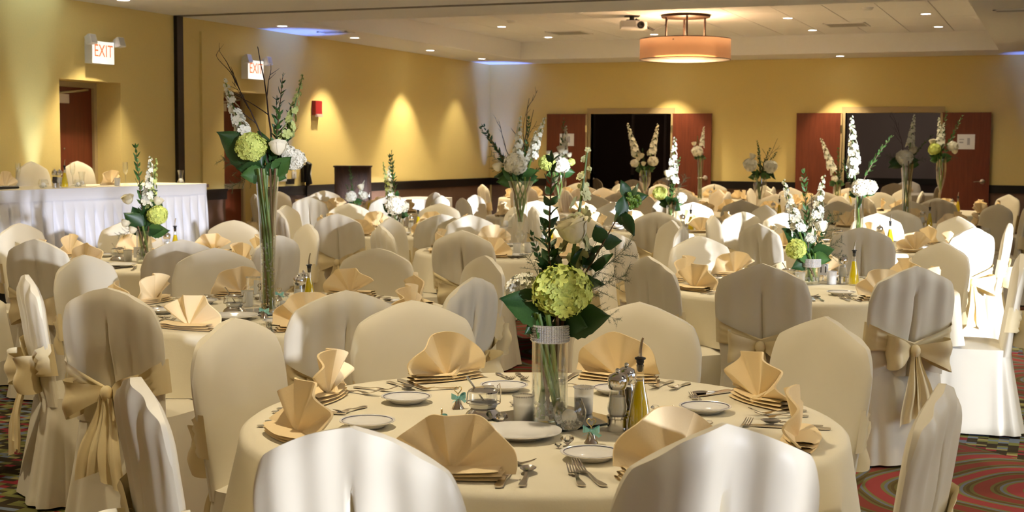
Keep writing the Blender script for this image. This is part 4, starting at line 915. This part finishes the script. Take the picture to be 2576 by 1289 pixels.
def twig_mesh(seed):
    rnd = random.Random(seed); mb = MB()
    def br(p, d, L, r, lv):
        pts = [p]; q = p.copy(); dd = d.copy(); n_ = 7
        for k in range(n_):
            dd = (dd + Vector((rnd.uniform(-.16, .16), rnd.uniform(-.16, .16), rnd.uniform(-.05, .1)))).normalized(); q = q + dd * (L / n_); pts.append(q.copy())
            if lv < 2 and k > 1 and rnd.random() < 0.45: br(q.copy(), (dd + Vector((rnd.uniform(-.9, .9), rnd.uniform(-.9, .9), rnd.uniform(0, .3)))).normalized(), L * rnd.uniform(.25, .45), r * 0.55, lv + 1)
        mb.tube(pts, [lerp(r, r * 0.35, i / n_) for i in range(n_ + 1)], 5)
    br(Vector((0, 0, 0)), Vector((0, 0, 1)), 1.0, 0.009, 0); return mb.mesh('twig', 'twig')
def fern_mesh(seed):
    rnd = random.Random(seed); mb = MB()
    for b in range(13):
        t = 0.08 + 0.07 * b; p = Vector((0, 0.06 * t * t, t)); a = b * 2.4; d = Vector((math.cos(a), math.sin(a), 0.7)).normalized(); L = 0.42 * (1 - 0.6 * t)
        e = p + d * L; mb.tube([p, p + d * L * 0.5 + Vector((0, 0, .01)), e], [0.003, 0.0025, 0.001], 3, False)
        for k in range(32):
            q = p + d * L * (k + 1) / 32; dd = Vector((rnd.uniform(-1, 1), rnd.uniform(-1, 1), rnd.uniform(-.2, 1))).normalized(); mb.tube([q, q + dd * 0.085 * rnd.uniform(.5, 1)], [0.0022, 0.0008], 3, False)
    mb.tube([(0, 0, 0), (0, 0.015, 0.5), (0, 0.06, 1)], [0.006, 0.005, 0.002], 4); return mb.mesh('fern', 'fern')
def berry_mesh(seed):
    rnd = random.Random(seed); mb = MB()
    for k in range(22):
        v = Vector((rnd.gauss(0, 1), rnd.gauss(0, 1), rnd.gauss(0, 1))).normalized() * rnd.uniform(.4, .85); mb.ball(v, rnd.uniform(.2, .28), 8, 6); mb.tube([(0, 0, -1), v], 0.03, 3, False)
    return mb.mesh('berries', 'berry')
FL = {'hg': [hydrangea(s, 'hyd_green', 190) for s in (1, 2)], 'hw': [hydrangea(s, 'hyd_white', 150) for s in (3, 4)], 'ro': [rose_mesh(s) for s in (5, 6)],
      'sw': [spike_mesh(s, 'bloom') for s in (7, 8, 9)], 'sg': [spike_mesh(s, 'greenbloom', 22, 0.75) for s in (10, 11)], 'sb': [spike_mesh(12, 'bloomcream', 13, 1.0)],
      'gr': [leafy_mesh(s) for s in (13, 14)], 'gm': [leafy_mesh(s, 'leaf2', 16, 0.13, 0.05, 0.6) for s in (15, 16)], 'eu': [leafy_mesh(17, 'leaf', 5, 0.27, 0.19, 1.1)],
      'tw': [twig_mesh(s) for s in (18, 19, 20)], 'fe': [fern_mesh(s) for s in (21, 22)], 'be': [berry_mesh(23)]}
big_leaf = [leaf_shape(MB(), (0, 0, 0), (0, 0, 1), (0, 1, 0), 1.0, 0.72, 0.2, 9, 15, 0.05).mesh('leaf', m, True, 0) for m in ('leaf', 'leaf2')]
NAMES = {'hg': 'green_hydrangea', 'hw': 'white_hydrangea', 'ro': 'rose', 'sw': 'flower_spike', 'sg': 'green_spike', 'sb': 'flower_spike', 'gr': 'leafy_stem', 'gm': 'leafy_stem', 'eu': 'eucalyptus_stem', 'tw': 'twig', 'fe': 'fern', 'be': 'berry_cluster', 'lf': 'leaf', 'lm': 'leaf'}
# vase profiles (radius, height) in metres
def vprof(kind, H, r):
    if kind == 'cyl': return [(0.0, 0.004), (r * 0.97, 0.0), (r, 0.006), (r, H)]
    if kind == 'flare': return [(0.0, 0.01), (r * 0.66, 0.0), (r * 0.66, 0.02), (r * 0.6, 0.05), (r * 0.64, H * 0.4), (r * 0.8, H * 0.75), (r, H)]
    if kind == 'goblet': return [(0.0, 0.0), (r * 0.95, 0.0), (r * 0.9, 0.008), (r * 0.12, 0.03), (r * 0.1, H * 0.30), (r * 0.3, H * 0.42), (r * 0.85, H * 0.62), (r * 1.0, H * 0.8), (r * 0.92, H)]
    if kind == 'ornate': return [(0.0, 0.0), (r * 0.6, 0.0), (r * 0.55, 0.01), (r * 0.15, 0.05), (r * 0.15, H * 0.14), (r * 0.34, H * 0.20), (r * 0.36, H * 0.24), (r * 0.16, H * 0.30), (r * 0.3, H * 0.40), (r * 0.50, H * 0.55), (r * 0.52, H * 0.72), (r * 0.62, H * 0.84), (r * 1.0, H)]
def arrangement(key, kind, base, rim, rpx, label, items, nst=7, band=False, gems=0.25, zb=TOP):
    """base: pixel of the vase foot (None: table centre), rim: pixel of the vase mouth, rpx: mouth radius in pixels"""
    tx, ty, _ = TB[key]
    b = atz(base[0], base[1], zb) if base else Vector((tx, ty, zb))
    if base is None:
        # slide along the view ray of the mouth column at the table's depth
        q = atD(rim[0], 500, depth((tx, ty, zb))); b = Vector((q.x, q.y, zb))
    d = depth(b); H = atD(rim[0], rim[1], d).z - zb; r = rpx / FPX * d; rnd = random.Random(int(rim[0]))
    t = thing('flower_vase', label, 'flower vase', b); 
    prof = vprof(kind, H, r); v = part('vase', MB().lathe(prof, 36, cap=False), 'glass', t)
    if kind in ('cyl', 'flare'):
        part('water', MB().lathe([(q_[0] * 0.94, q_[1]) for q_ in prof[:-1]] + [(prof[-1][0] * 0.93, H * 0.9), (0.0, H * 0.9)], 28), 'water', t)
        gm = MB()
        for _ in range(int(60 + 700 * H * gems)):
            a = rnd.random() * 6.28; z = rnd.uniform(0.02, H * gems); rr = prof[1][0] * 0.86 * math.sqrt(rnd.random()); gm.add(*octa((rr * math.cos(a), rr * math.sin(a), z), 0.0065))
        part('water_beads', gm, 'gel', t, False)
    if band: part('rhinestone_band', beads_ring(r + 0.002, H - 0.045, 46, 0.0040, 7, 0.0066).lathe([(r + 0.0008, H - 0.05), (r + 0.0008, H - 0.001)], 40, cap=False), 'rhine', v, False)
    zlow = 0.02 if kind in ('cyl', 'flare') else H * 0.42
    for k in range(nst):
        a = 2 * PI * k / nst; r0 = prof[1][0] * 0.72 if kind in ('cyl', 'flare') else r * 0.12; r1 = r * 0.8
        part('cut_stem', MB().tube([(r0 * math.cos(a + 2.4), r0 * math.sin(a + 2.4), zlow), (r1 * 0.5 * math.cos(a + 1), r1 * 0.5 * math.sin(a + 1), lerp(zlow, H, 0.55)), (r1 * math.cos(a), r1 * math.sin(a), H + 0.03)], 0.0052 + 0.0022 * (k % 2), 6), 'stem' if k % 4 else 'brownstem', t)
    dx = Vector((RC[0][0], RC[1][0], RC[2][0])); fw = Vector((RC[0][2], RC[1][2], 0)).normalized()
    for it in items:
        ty_ = it[0]
        if ty_ in ('hg', 'hw', 'ro', 'be'):
            _, px, py, rp, dep = it; p = atD(px, py, d) + fw * dep - b; sc = rp / FPX * d
            i_ = rnd.randrange(len(FL[ty_])); ob(NAMES[ty_], FL[ty_][i_], t, loc=p, rot=(rnd.uniform(-.35, .35), rnd.uniform(-.35, .35), rnd.random() * 6), scale=sc)
        else:
            _, x0, y0, x1, y1, dep = it; p0 = atD(x0, y0, d) - b + fw * dep * 0.3; p1 = atD(x1, y1, d) - b + fw * dep; L = (p1 - p0).length
            rot = (p1 - p0).to_track_quat('Z', 'Y')
            if ty_ in ('lf', 'lm'):
                o = ob('leaf', big_leaf[0 if ty_ == 'lf' else 1], t, loc=p0, scale=L); 
            else:
                mm = FL[ty_][rnd.randrange(len(FL[ty_]))]
                if isinstance(mm, tuple):
                    o = ob(NAMES[ty_], mm[0], t, loc=p0, scale=L); ob('blossoms' if ty_ in ('sw', 'sg', 'sb') else 'leaves', mm[1], o)
                else: o = ob(NAMES[ty_], mm, t, loc=p0, scale=L)
            o.rotation_mode = 'QUATERNION'
            o.rotation_quaternion = rot @ Matrix.Rotation(rnd.random() * 6.28 if ty_ not in ('lf', 'lm') else rnd.choice((-1, 1)) * rnd.uniform(0.9, 2.1), 4, 'Z').to_quaternion()
def collar(cx, cy, w, n, seed, kind='lf'):
    """dark leaves tucked around the neck of a bouquet"""
    rnd = random.Random(seed); out = []
    for k in range(n):
        a = lerp(-0.35, PI + 0.35, k / (n - 1)); out.append((kind if k % 3 else 'lm', cx, cy, cx + w * math.cos(a) * rnd.uniform(.75, 1.1), cy - w * 0.55 * math.sin(a) * rnd.uniform(.5, 1.1), rnd.uniform(-.06, .08)))
    return out
arrangement('T1', 'cyl', (1382, 1068), (1382, 812), 45, 'clear cylinder vase with rhinestone band, green hydrangea, rose and berries',
 [('hg', 1413, 728, 74, -0.04), ('hw', 1318, 735, 48, 0.05), ('ro', 1441, 577, 39, 0.0), ('be', 1592, 505, 24, 0.02), ('lf', 1395, 795, 1262, 742, -0.03), ('lf', 1385, 800, 1320, 830, -0.05), ('lf', 1405, 805, 1535, 795, -0.05), ('lf', 1400, 800, 1480, 815, -0.06), ('lf', 1400, 790, 1300, 800, 0.0),
  ('lm', 1380, 800, 1345, 845, -0.06), ('lf', 1420, 700, 1380, 620, 0.03), ('lf', 1440, 690, 1455, 625, 0.03), ('gr', 1385, 790, 1368, 405, 0.05), ('gr', 1390, 780, 1348, 590, 0.02), ('sb', 1420, 780, 1490, 378, 0.04), ('gr', 1400, 780, 1380, 560, 0.0), ('eu', 1430, 760, 1590, 500, 0.02), ('lf', 1562, 540, 1600, 590, -0.01), ('lf', 1555, 545, 1575, 490, 0.0),
  ('fe', 1430, 760, 1590, 690, 0.03), ('fe', 1440, 760, 1560, 800, 0.0), ('fe', 1440, 740, 1600, 620, 0.06), ('fe', 1380, 740, 1320, 640, 0.06), ('eu', 1430, 770, 1500, 600, 0.05), ('ro', 1330, 770, 24, 0.02)], 9, True, 0.22, MZ)
arrangement('T2', 'flare', (675, 788), (668, 440), 29, 'tall flared glass vase with green hydrangea, cream rose and bare twigs',
 [('hg', 636, 370, 39, -0.04), ('ro', 705, 371, 21, -0.05), ('hw', 738, 402, 30, 0.02), ('hw', 725, 385, 22, 0.0), ('lf', 665, 430, 600, 425, -0.03), ('lm', 690, 440, 735, 395, -0.06), ('lf', 660, 420, 552, 330, 0.02), ('lf', 690, 430, 690, 340, 0.05), ('lf', 680, 430, 660, 330, 0.06), ('lf', 690, 430, 720, 350, 0.05),
  ('sw', 650, 420, 543, 208, 0.03), ('gm', 685, 420, 714, 196, 0.03), ('gr', 690, 420, 700, 250, 0.05), ('sg', 700, 420, 760, 188, 0.03), ('tw', 690, 420, 650, 92, 0.02), ('tw', 680, 420, 582, 170, 0.05), ('fe', 650, 430, 545, 400, 0.04), ('fe', 660, 430, 570, 470, 0.02), ('gr', 700, 420, 735, 265, 0.06), ('tw', 700, 400, 745, 320, 0.04)] + collar(672, 436, 62, 7, 1), 9, False, 0.55)
arrangement('T3', 'cyl', (2040, 715), (2040, 650), 22, 'short rhinestone-banded vase with green hydrangea, cream rose and feathery fern',
 [('hg', 1999, 626, 27, -0.04), ('ro', 2064, 569, 15, -0.03), ('hw', 2040, 600, 18, 0.03), ('sw', 2030, 640, 1968, 455, 0.02), ('gm', 2035, 640, 2028, 432, 0.03), ('sw', 2045, 640, 2066, 440, 0.03), ('gr', 2045, 640, 2090, 545, 0.0), ('fe', 2050, 640, 2120, 600, 0.0), ('fe', 2050, 640, 2110, 540, 0.04), ('fe', 2050, 650, 2130, 640, 0.02), ('fe', 2040, 640, 2060, 500, 0.05), ('tw', 2040, 640, 2045, 480, 0.04), ('lf', 2040, 640, 1975, 570, 0.0), ('lf', 2040, 640, 2095, 625, -0.04), ('lf', 2040, 650, 1990, 675, -0.04), ('ro', 1950, 575, 7, 0.02), ('gr', 2030, 640, 1985, 560, 0.02)] + collar(2040, 645, 45, 7, 2), 7, True)
arrangement('T4', 'cyl', (363, 662), (366, 580), 19, 'short cylinder vase with lime hydrangea, yellow rose and upright fern fronds',
 [('hg', 400, 541, 26, -0.04), ('ro', 325, 501, 14, -0.03), ('ro', 398, 506, 12, 0.0), ('ro', 320, 561, 11, -0.04), ('ro', 339, 578, 10, -0.05), ('sw', 368, 575, 380, 395, 0.02), ('gm', 362, 575, 340, 372, 0.02), ('sg', 372, 575, 394, 400, 0.03), ('lm', 375, 578, 428, 582, -0.05), ('lf', 365, 575, 315, 535, -0.03), ('lf', 365, 575, 330, 520, 0.0), ('lf', 370, 570, 400, 495, 0.02), ('fe', 355, 575, 295, 590, -0.02), ('gr', 370, 570, 385, 480, 0.0), ('gr', 360, 570, 355, 470, 0.04)] + collar(366, 580, 48, 8, 3), 6)
arrangement('T5', 'ornate', (1308, 632), (1307, 455), 34, 'ornate footed trumpet vase with white hydrangea, spikes and bare twigs',
 [('hw', 1297, 413, 30, -0.05), ('hg', 1376, 410, 22, 0.0), ('ro', 1252, 420, 12, -0.02), ('lm', 1300, 448, 1262, 422, -0.06), ('lm', 1305, 450, 1285, 430, -0.06), ('lm', 1315, 450, 1352, 425, -0.06), ('sw', 1302, 440, 1303, 292, 0.02), ('sw', 1325, 440, 1366, 296, 0.0), ('sw', 1325, 440, 1345, 330, 0.02), ('gm', 1318, 440, 1334, 296, 0.04), ('gr', 1285, 430, 1208, 325, 0.02), ('gm', 1290, 430, 1212, 322, 0.03), ('tw', 1300, 440, 1312, 245, 0.04), ('tw', 1300, 440, 1350, 265, 0.05), ('tw', 1295, 430, 1255, 300, 0.05), ('fe', 1280, 430, 1235, 385, 0.03), ('fe', 1285, 440, 1235, 420, 0.02), ('gr', 1330, 440, 1385, 410, 0.0)] + collar(1307, 450, 60, 7, 4), 8)
arrangement('T6', 'cyl', None, (1000, 538), 16, 'squat cylinder vase with white hydrangea and one tall green stem',
 [('hw', 996, 517, 26, -0.05), ('hw', 1012, 520, 17, 0.0), ('sw', 985, 530, 976, 420, 0.02), ('gm', 992, 530, 988, 385, 0.03), ('gr', 995, 525, 990, 395, 0.04), ('lf', 985, 535, 965, 512, -0.04), ('lf', 1005, 540, 1025, 545, -0.05), ('sg', 985, 530, 965, 408, 0.0)] + collar(1000, 538, 30, 5, 5), 5)
arrangement('T7', 'cyl', None, (2162, 490), 11, 'tall slim cylinder vase with bright white hydrangeas and upright spike',
 [('hw', 2160, 472, 24, -0.05), ('hw', 2187, 472, 21, 0.0), ('sw', 2152, 470, 2146, 295, 0.03), ('gm', 2170, 460, 2228, 338, 0.03), ('lf', 2155, 490, 2160, 525, -0.06), ('gr', 2145, 470, 2125, 420, 0.02), ('lf', 2180, 485, 2200, 490, 0.0), ('sw', 2150, 480, 2150, 350, 0.05)] + collar(2160, 488, 26, 5, 6), 5, False, 0.15)
arrangement('T8', 'cyl', None, (1690, 515), 13, 'small cylinder vase with green hydrangea and single tall white spike',
 [('hg', 1660, 486, 19, -0.03), ('ro', 1679, 437, 9, -0.03), ('hw', 1714, 498, 15, 0.0), ('sw', 1690, 505, 1694, 345, 0.02), ('gm', 1692, 505, 1697, 400, 0.0), ('gr', 1688, 505, 1690, 430, 0.02), ('tw', 1680, 500, 1668, 400, 0.04), ('lf', 1690, 515, 1712, 530, -0.05), ('lf', 1690, 510, 1655, 500, 0.0), ('fe', 1695, 500, 1725, 440, 0.03)] + collar(1690, 510, 36, 7, 7), 5)
arrangement('T9', 'cyl', None, (893, 510), 11, 'small vase with cream hydrangea, rose and fern before the bark lectern',
 [('hw', 884, 495, 15, -0.03), ('ro', 909, 470, 8, -0.03), ('hw', 915, 492, 11, 0.02), ('gm', 888, 505, 880, 422, 0.02), ('fe', 890, 500, 885, 440, 0.03), ('gr', 890, 505, 868, 468, 0.0), ('sw', 900, 505, 918, 455, 0.02)] + collar(893, 508, 24, 5, 8), 4)
arrangement('T10', 'goblet', None, (1911, 447), 17, 'stemmed goblet vase with two white hydrangeas and short twig spray',
 [('hw', 1886, 415, 18, -0.02), ('hw', 1938, 420, 18, -0.02), ('ro', 1893, 393, 8, 0.0), ('gm', 1912, 440, 1916, 358, 0.02), ('gr', 1912, 440, 1935, 375, 0.02), ('gr', 1912, 440, 1905, 370, 0.02), ('tw', 1912, 440, 1955, 338, 0.04), ('lm', 1908, 445, 1900, 425, -0.05), ('lf', 1940, 430, 1946, 452, -0.04), ('gr', 1912, 440, 1955, 385, 0.03)] + collar(1911, 442, 32, 7, 9), 5)
arrangement('T11', 'flare', None, (2280, 412), 16, 'tall flared vase with one white hydrangea, curved spike and bare twigs',
 [('hw', 2272, 397, 22, -0.04), ('ro', 2297, 378, 10, 0.0), ('sw', 2285, 405, 2300, 290, 0.02), ('tw', 2275, 405, 2262, 308, 0.03), ('gm', 2290, 405, 2337, 338, 0.03), ('fe', 2270, 405, 2228, 390, 0.02), ('fe', 2290, 405, 2330, 400, 0.03), ('lf', 2275, 412, 2240, 418, 0.0), ('gr', 2285, 405, 2310, 380, 0.05)] + collar(2278, 410, 42, 9, 10), 5, False, 0.2)
arrangement('T12', 'goblet', None, (2365, 400), 13, 'tall slender goblet vase with lime hydrangea and white roses by the notice',
 [('hg', 2349, 375, 16, -0.03), ('ro', 2346, 357, 8, 0.0), ('hw', 2397, 368, 14, 0.0), ('ro', 2402, 380, 8, 0.0), ('sw', 2364, 395, 2368, 296, 0.02), ('sw', 2368, 395, 2374, 310, 0.02), ('gm', 2370, 395, 2424, 295, 0.03), ('gm', 2365, 395, 2385, 285, 0.03), ('fe', 2370, 395, 2410, 395, 0.02)] + collar(2366, 398, 34, 7, 11), 4)
arrangement('T13', 'flare', None, (1760, 398), 9, 'thin flared vase with small white hydrangea and spike between the doorways',
 [('hw', 1754, 381, 15, -0.02), ('ro', 1746, 362, 6, 0.0), ('sw', 1762, 395, 1771, 318, 0.02), ('gm', 1758, 395, 1755, 345, 0.02)] + collar(1760, 396, 20, 5, 12), 4)
arrangement('T14', 'goblet', None, (1622, 428), 15, 'goblet vase with white flower spikes spread in a V',
 [('hw', 1596, 411, 11, -0.02), ('hw', 1642, 406, 14, -0.02), ('ro', 1612, 392, 8, 0.0), ('ro', 1618, 412, 6, -0.04), ('sw', 1612, 425, 1577, 312, 0.02), ('sw', 1630, 425, 1660, 312, 0.02), ('gr', 1620, 425, 1618, 375, 0.02), ('ro', 1605, 400, 6, -0.02)] + collar(1622, 426, 28, 6, 13), 4)
arrangement('T15', 'goblet', None, (1406, 440), 19, 'goblet vase with white hydrangea, several roses and lime blossom',
 [('hw', 1412, 416, 22, -0.04), ('ro', 1396, 392, 10, -0.03), ('ro', 1411, 376, 10, -0.02), ('ro', 1380, 385, 7, 0.0), ('hg', 1437, 408, 10, 0.0), ('sw', 1412, 430, 1432, 320, 0.02), ('gm', 1410, 430, 1421, 302, 0.03), ('ro', 1432, 390, 7, 0.0), ('hw', 1388, 400, 12, 0.03)] + collar(1408, 436, 38, 7, 14), 6)
arrangement('T16', 'cyl', None, (2105, 464), 10, 'small vase with two leaning white spikes before the grey doorway',
 [('sw', 2105, 460, 2068, 348, 0.0), ('sw', 2103, 460, 2082, 385, -0.03), ('gm', 2108, 460, 2110, 375, 0.02), ('gr', 2108, 460, 2125, 400, 0.02), ('hw', 2100, 450, 9, 0.0)] + collar(2104, 462, 22, 5, 15), 4)

# ------------------------------------------------------------------ head table on its riser
RZ = 0.40; HZ = RZ + 0.745
hp = atz(527, 466, HZ); HX = -8.30; HY1 = hp.y if abs(hp.x + 8.3) < 1 else 11.7
_r = ray(529, 470); HY1 = _r[1] / _r[0] * HX; HY0 = 6.2; HD = 0.76
t = thing('stage_riser', 'low carpeted riser under the white skirted head table', 'riser', (0, 0, 0))
part('deck', MB().box((LX + 0.06, HY0 - 0.6, 0.36), (HX + 0.35, HY1 + 0.4, RZ)), 'carpet', t, False); part('frame', MB().box((LX + 0.1, HY0 - 0.5, 0), (HX + 0.3, HY1 + 0.35, 0.36)), 'blackhole', t, False)
t = thing('head_table', 'long head table with white pleated skirt in front of the exit door', 'table', (HX, HY1, RZ)); hz_ = HZ - RZ
part('table_board', MB().box((-HD, HY0 - HY1, hz_ - 0.04), (-0.01, -0.01, hz_ - 0.006)), 'wainscot', t, False)
rc = 0.10; pth = []
for k in range(61): pth.append((0.0, lerp(HY0 - HY1, -rc, k / 60), 1, 0))
for k in range(1, 9): a = k / 8 * PI / 2; pth.append((-rc + rc * math.cos(a), -rc + rc * math.sin(a), math.cos(a), math.sin(a)))
for k in range(1, 9): pth.append((lerp(-rc, -HD, k / 8), 0.0, 0, 1))
acc_l = [0.0]
for k in range(1, len(pth)): acc_l.append(acc_l[-1] + math.hypot(pth[k][0] - pth[k - 1][0], pth[k][1] - pth[k - 1][1]))
tot = acc_l[-1]; NS = int(tot / 0.0135)
def on_path(s):
    s = min(max(s, 0), tot - 1e-6); k = 0
    import bisect
    k = max(0, bisect.bisect_right(acc_l, s) - 1); f = (s - acc_l[k]) / max(1e-9, acc_l[k + 1] - acc_l[k]); A, B = pth[k], pth[k + 1]
    return [lerp(A[i], B[i], f) for i in range(4)]
PW = 0.136
def skirt(u, v):
    s = u * tot; x, y, nx, ny = on_path(s); q = (s / PW) % 1.0; h = 0.10 + (hz_ - 0.10) * v
    op = 0.5 * sst(v * 1.6) ; d = 0.0
    # inverted pleat: opening widens towards the hem
    if q < op: d = -0.065 * math.sin(PI * (q / max(op, 1e-3)) ** 0.6) * sst(v * 3)
    else: d = 0.022 * math.sin(PI * ((q - op) / (1 - op)) ** 0.7) * v
    d += 0.03 * v
    return (x + nx * d, y + ny * d, hz_ - h if v > 0 else hz_ - 0.10)
part('skirt', MB().grid(skirt, NS, 14), 'white_cloth', t, True, 0)
part('skirt_band', MB().grid(lambda u, v: (lambda P_: (P_[0] + P_[2] * 0.004, P_[1] + P_[3] * 0.004, hz_ + 0.001 - 0.105 * v))(on_path(u * tot)), 160, 2), 'white_cloth', t)
part('top_cloth', MB().box((-HD, HY0 - HY1, hz_ - 0.006), (-rc, 0, hz_)).box((-rc, HY0 - HY1, hz_ - 0.006), (0, -rc, hz_)).add([(-rc, -rc, hz_)] + [(-rc + rc * math.cos(a_), -rc + rc * math.sin(a_), hz_) for a_ in [PI / 2 * k / 8 for k in range(9)]], [(0, k, k + 1) for k in range(1, 9)]), 'cloth', t, False)
for k, (px, py) in enumerate(((58, 406), (176, 406))):
    q = atX(px, py, LX + 0.42); chair(LX + 0.70, q.y + 0.1, -PI / 2, 'ivory covered chair behind the head table, %s' % ('beside the exit alcove' if k else 'next along from the exit alcove'), 'chairs behind the head table', k, RZ)
HT = HZ + 0.001
def hp_(px, py): p = atz(px, py, HT); x = min(max(p.x, HX - HD + 0.06), HX - 0.06); r_ = ray(px, py); y = r_[1] / r_[0] * x; return (x, y, HT)
def head_x(px, dx): r_ = ray(px, 460); x = HX - dx; return (x, r_[1] / r_[0] * x, HT)
PH = 'the head table'
oil_bottle(head_x(163, 0.12), PH); grinder(head_x(150, 0.2), PH, 'salt'); grinder(head_x(138, 0.24), PH, 'pepper')
bowl(head_x(109, 0.16), 'pale aqua round glass bowl on the head table', 1.0); bowl(head_x(196, 0.14), 'waisted clear candle glass beside the oil bottle on head table', 0.9)
for i_, (px, l) in enumerate(((455, 'clear hurricane glass with white candle at the end of the head table'), (206, 'flared hurricane glass beyond the oil bottle on head table'))):
    t = thing('hurricane_candle', l, 'candle holder', head_x(px, 0.18 + 0.1 * i_)); part('glass', MB().lathe([(0.0, 0), (0.04, 0), (0.035, 0.02), (0.022, 0.05), (0.026, 0.1), (0.034, 0.14)], 24, cap=False), 'glass', t); ob('ball_candle', ACC['f_ball'], t)
for px, l in ((46, 'champagne flute by the napkin near the microphone on head table'), (183, 'champagne flute behind the oil bottle on head table'), (316, 'champagne flute near the fanned napkin on head table')):
    t = thing('champagne_flute', l, 'glass', head_x(px, 0.40)); part('bowl', MB().lathe([(0.004, 0.1), (0.02, 0.125), (0.026, 0.17), (0.023, 0.225)], 20, cap=False), 'glass', t); part('stem', MB().lathe([(0.0, 0.0), (0.032, 0.0), (0.03, 0.003), (0.004, 0.008), (0.0035, 0.1)], 16, cap=False), 'glass', t)
for i_, (px, l) in enumerate(((280, 'pale fanned napkin in the middle of the head table'), (12, 'pale fanned napkin near the microphone on the head table'))):
    o = ob('napkin', NPM[i_ + 1], None, head_x(px, 0.42), (0, 0, PI / 2)); tag(o, l, 'napkin', 'peach napkin fans')
votive(head_x(295, 0.15), 'frosted votive cup before the head table napkin'); votive(head_x(372, 0.2), 'frosted votive cup behind the yellow-rose bouquet on head table')
t = thing('microphone', 'black microphone lying on the white head table', 'microphone', (HX - 0.09, head_x(20, 0.09)[1] - 0.1, HT + 0.022), 0)
part('handle', MB().tube([(0, 0.22, 0), (0, 0.0, 0), (0, -0.05, 0)], [0.014, 0.017, 0.02], 12), 'black', t); part('grille', MB().ball((0, -0.075, 0), (0.026, 0.03, 0.026), 14, 10), 'vent', t)
# white draped side table and bark lectern by the wall
q1 = Vector((-8.95, 19.4, 0)); t = thing('side_table', 'narrow side table under a plain white cloth against the wall', 'table', (-9.28, 18.95, 0))
def wcloth(u, v):
    a = 2 * PI * u; e = 0.25; c_, s_ = math.cos(a), math.sin(a); x = 0.36 * math.copysign(abs(c_) ** e, c_); y = 0.62 * math.copysign(abs(s_) ** e, s_); k = 1 + 0.05 * v + 0.015 * v * math.sin(24 * a)
    return (x * k, y * k, lerp(0.76, 0.03, v))
part('tablecloth', MB().grid(wcloth, 96, 8, True, True).add([wcloth(i / 96, 0) for i in range(96)], [tuple(range(96))]), 'white_cloth', t, True, 50)
part('tabletop', MB().box((-0.33, -0.58, 0.7), (0.33, 0.58, 0.752)), 'wainscot', t, False)
lp = ray(888, 450); LXx = -9.05; ly = lp[1] / lp[0] * LXx
t = thing('lectern', 'dark bark-textured wooden lectern standing by the mustard wall', 'lectern', (LXx, ly, 0), 0.42)
dl_ = depth((LXx, ly, 1)); hw = 45 / FPX * dl_; ztp = atD(888, 417, dl_).z
def bark(u, v):
    a = 2 * PI * u; e = 0.45; c_, s_ = math.cos(a), math.sin(a); k = 1 + 0.16 * (1 - v) ** 2 * (0.6 + 0.4 * c_) + 0.02 * noise.noise(Vector((c_ * 3, s_ * 3, v * 4)))
    return (hw * k * math.copysign(abs(c_) ** e, c_), 0.2 * k * math.copysign(abs(s_) ** e, s_), v * (ztp - 0.02))
part('body', MB().grid(bark, 60, 14, True), 'bark', t); part('top', MB().box((-hw - 0.005, -0.215, ztp - 0.02), (hw + 0.005, 0.215, ztp)), 'bark', t, False)
# foyer tables and chairs seen through the doorways
for (fx, fy, l, angs) in ((-7.55, 25.9, 'dark doorway', (180, 225, 270, 315, 0, 90)), (-2.75, 26.0, 'grey doorway', (180, 225, 270, 315, 0, 90, 135))):
    t = thing('round_table', 'round table in the foyer beyond the ' + l, 'table', (fx, fy, 0)); ob('tabletop', top_me, t); ob('leg', leg_me, t); ob('leg', leg_me, t, scale=(-1, -1, 1))
    c = ob('tablecloth', CLM[1], None, (fx, fy, 0)); tag(c, 'tan cloth on the foyer table beyond the ' + l, 'tablecloth')
    for a in angs:
        an = math.radians(a); chair(fx + CR * math.cos(an), fy + CR * math.sin(an), an + PI / 2, 'dim covered chair %s in the foyer beyond the %s' % (SEAT[a], l), 'foyer chairs', a, 0.0, a % 2 == 0)
    for a in (90, 180, 0):
        an = math.radians(a); o = ob('napkin', NPM[a % 5], None, (fx + 0.7 * math.cos(an), fy + 0.7 * math.sin(an), TOP), (0, 0, an - PI / 2)); tag(o, 'napkin fan at the %s of the foyer table, %s' % (SPOT[a], l), 'napkin', 'peach napkin fans')
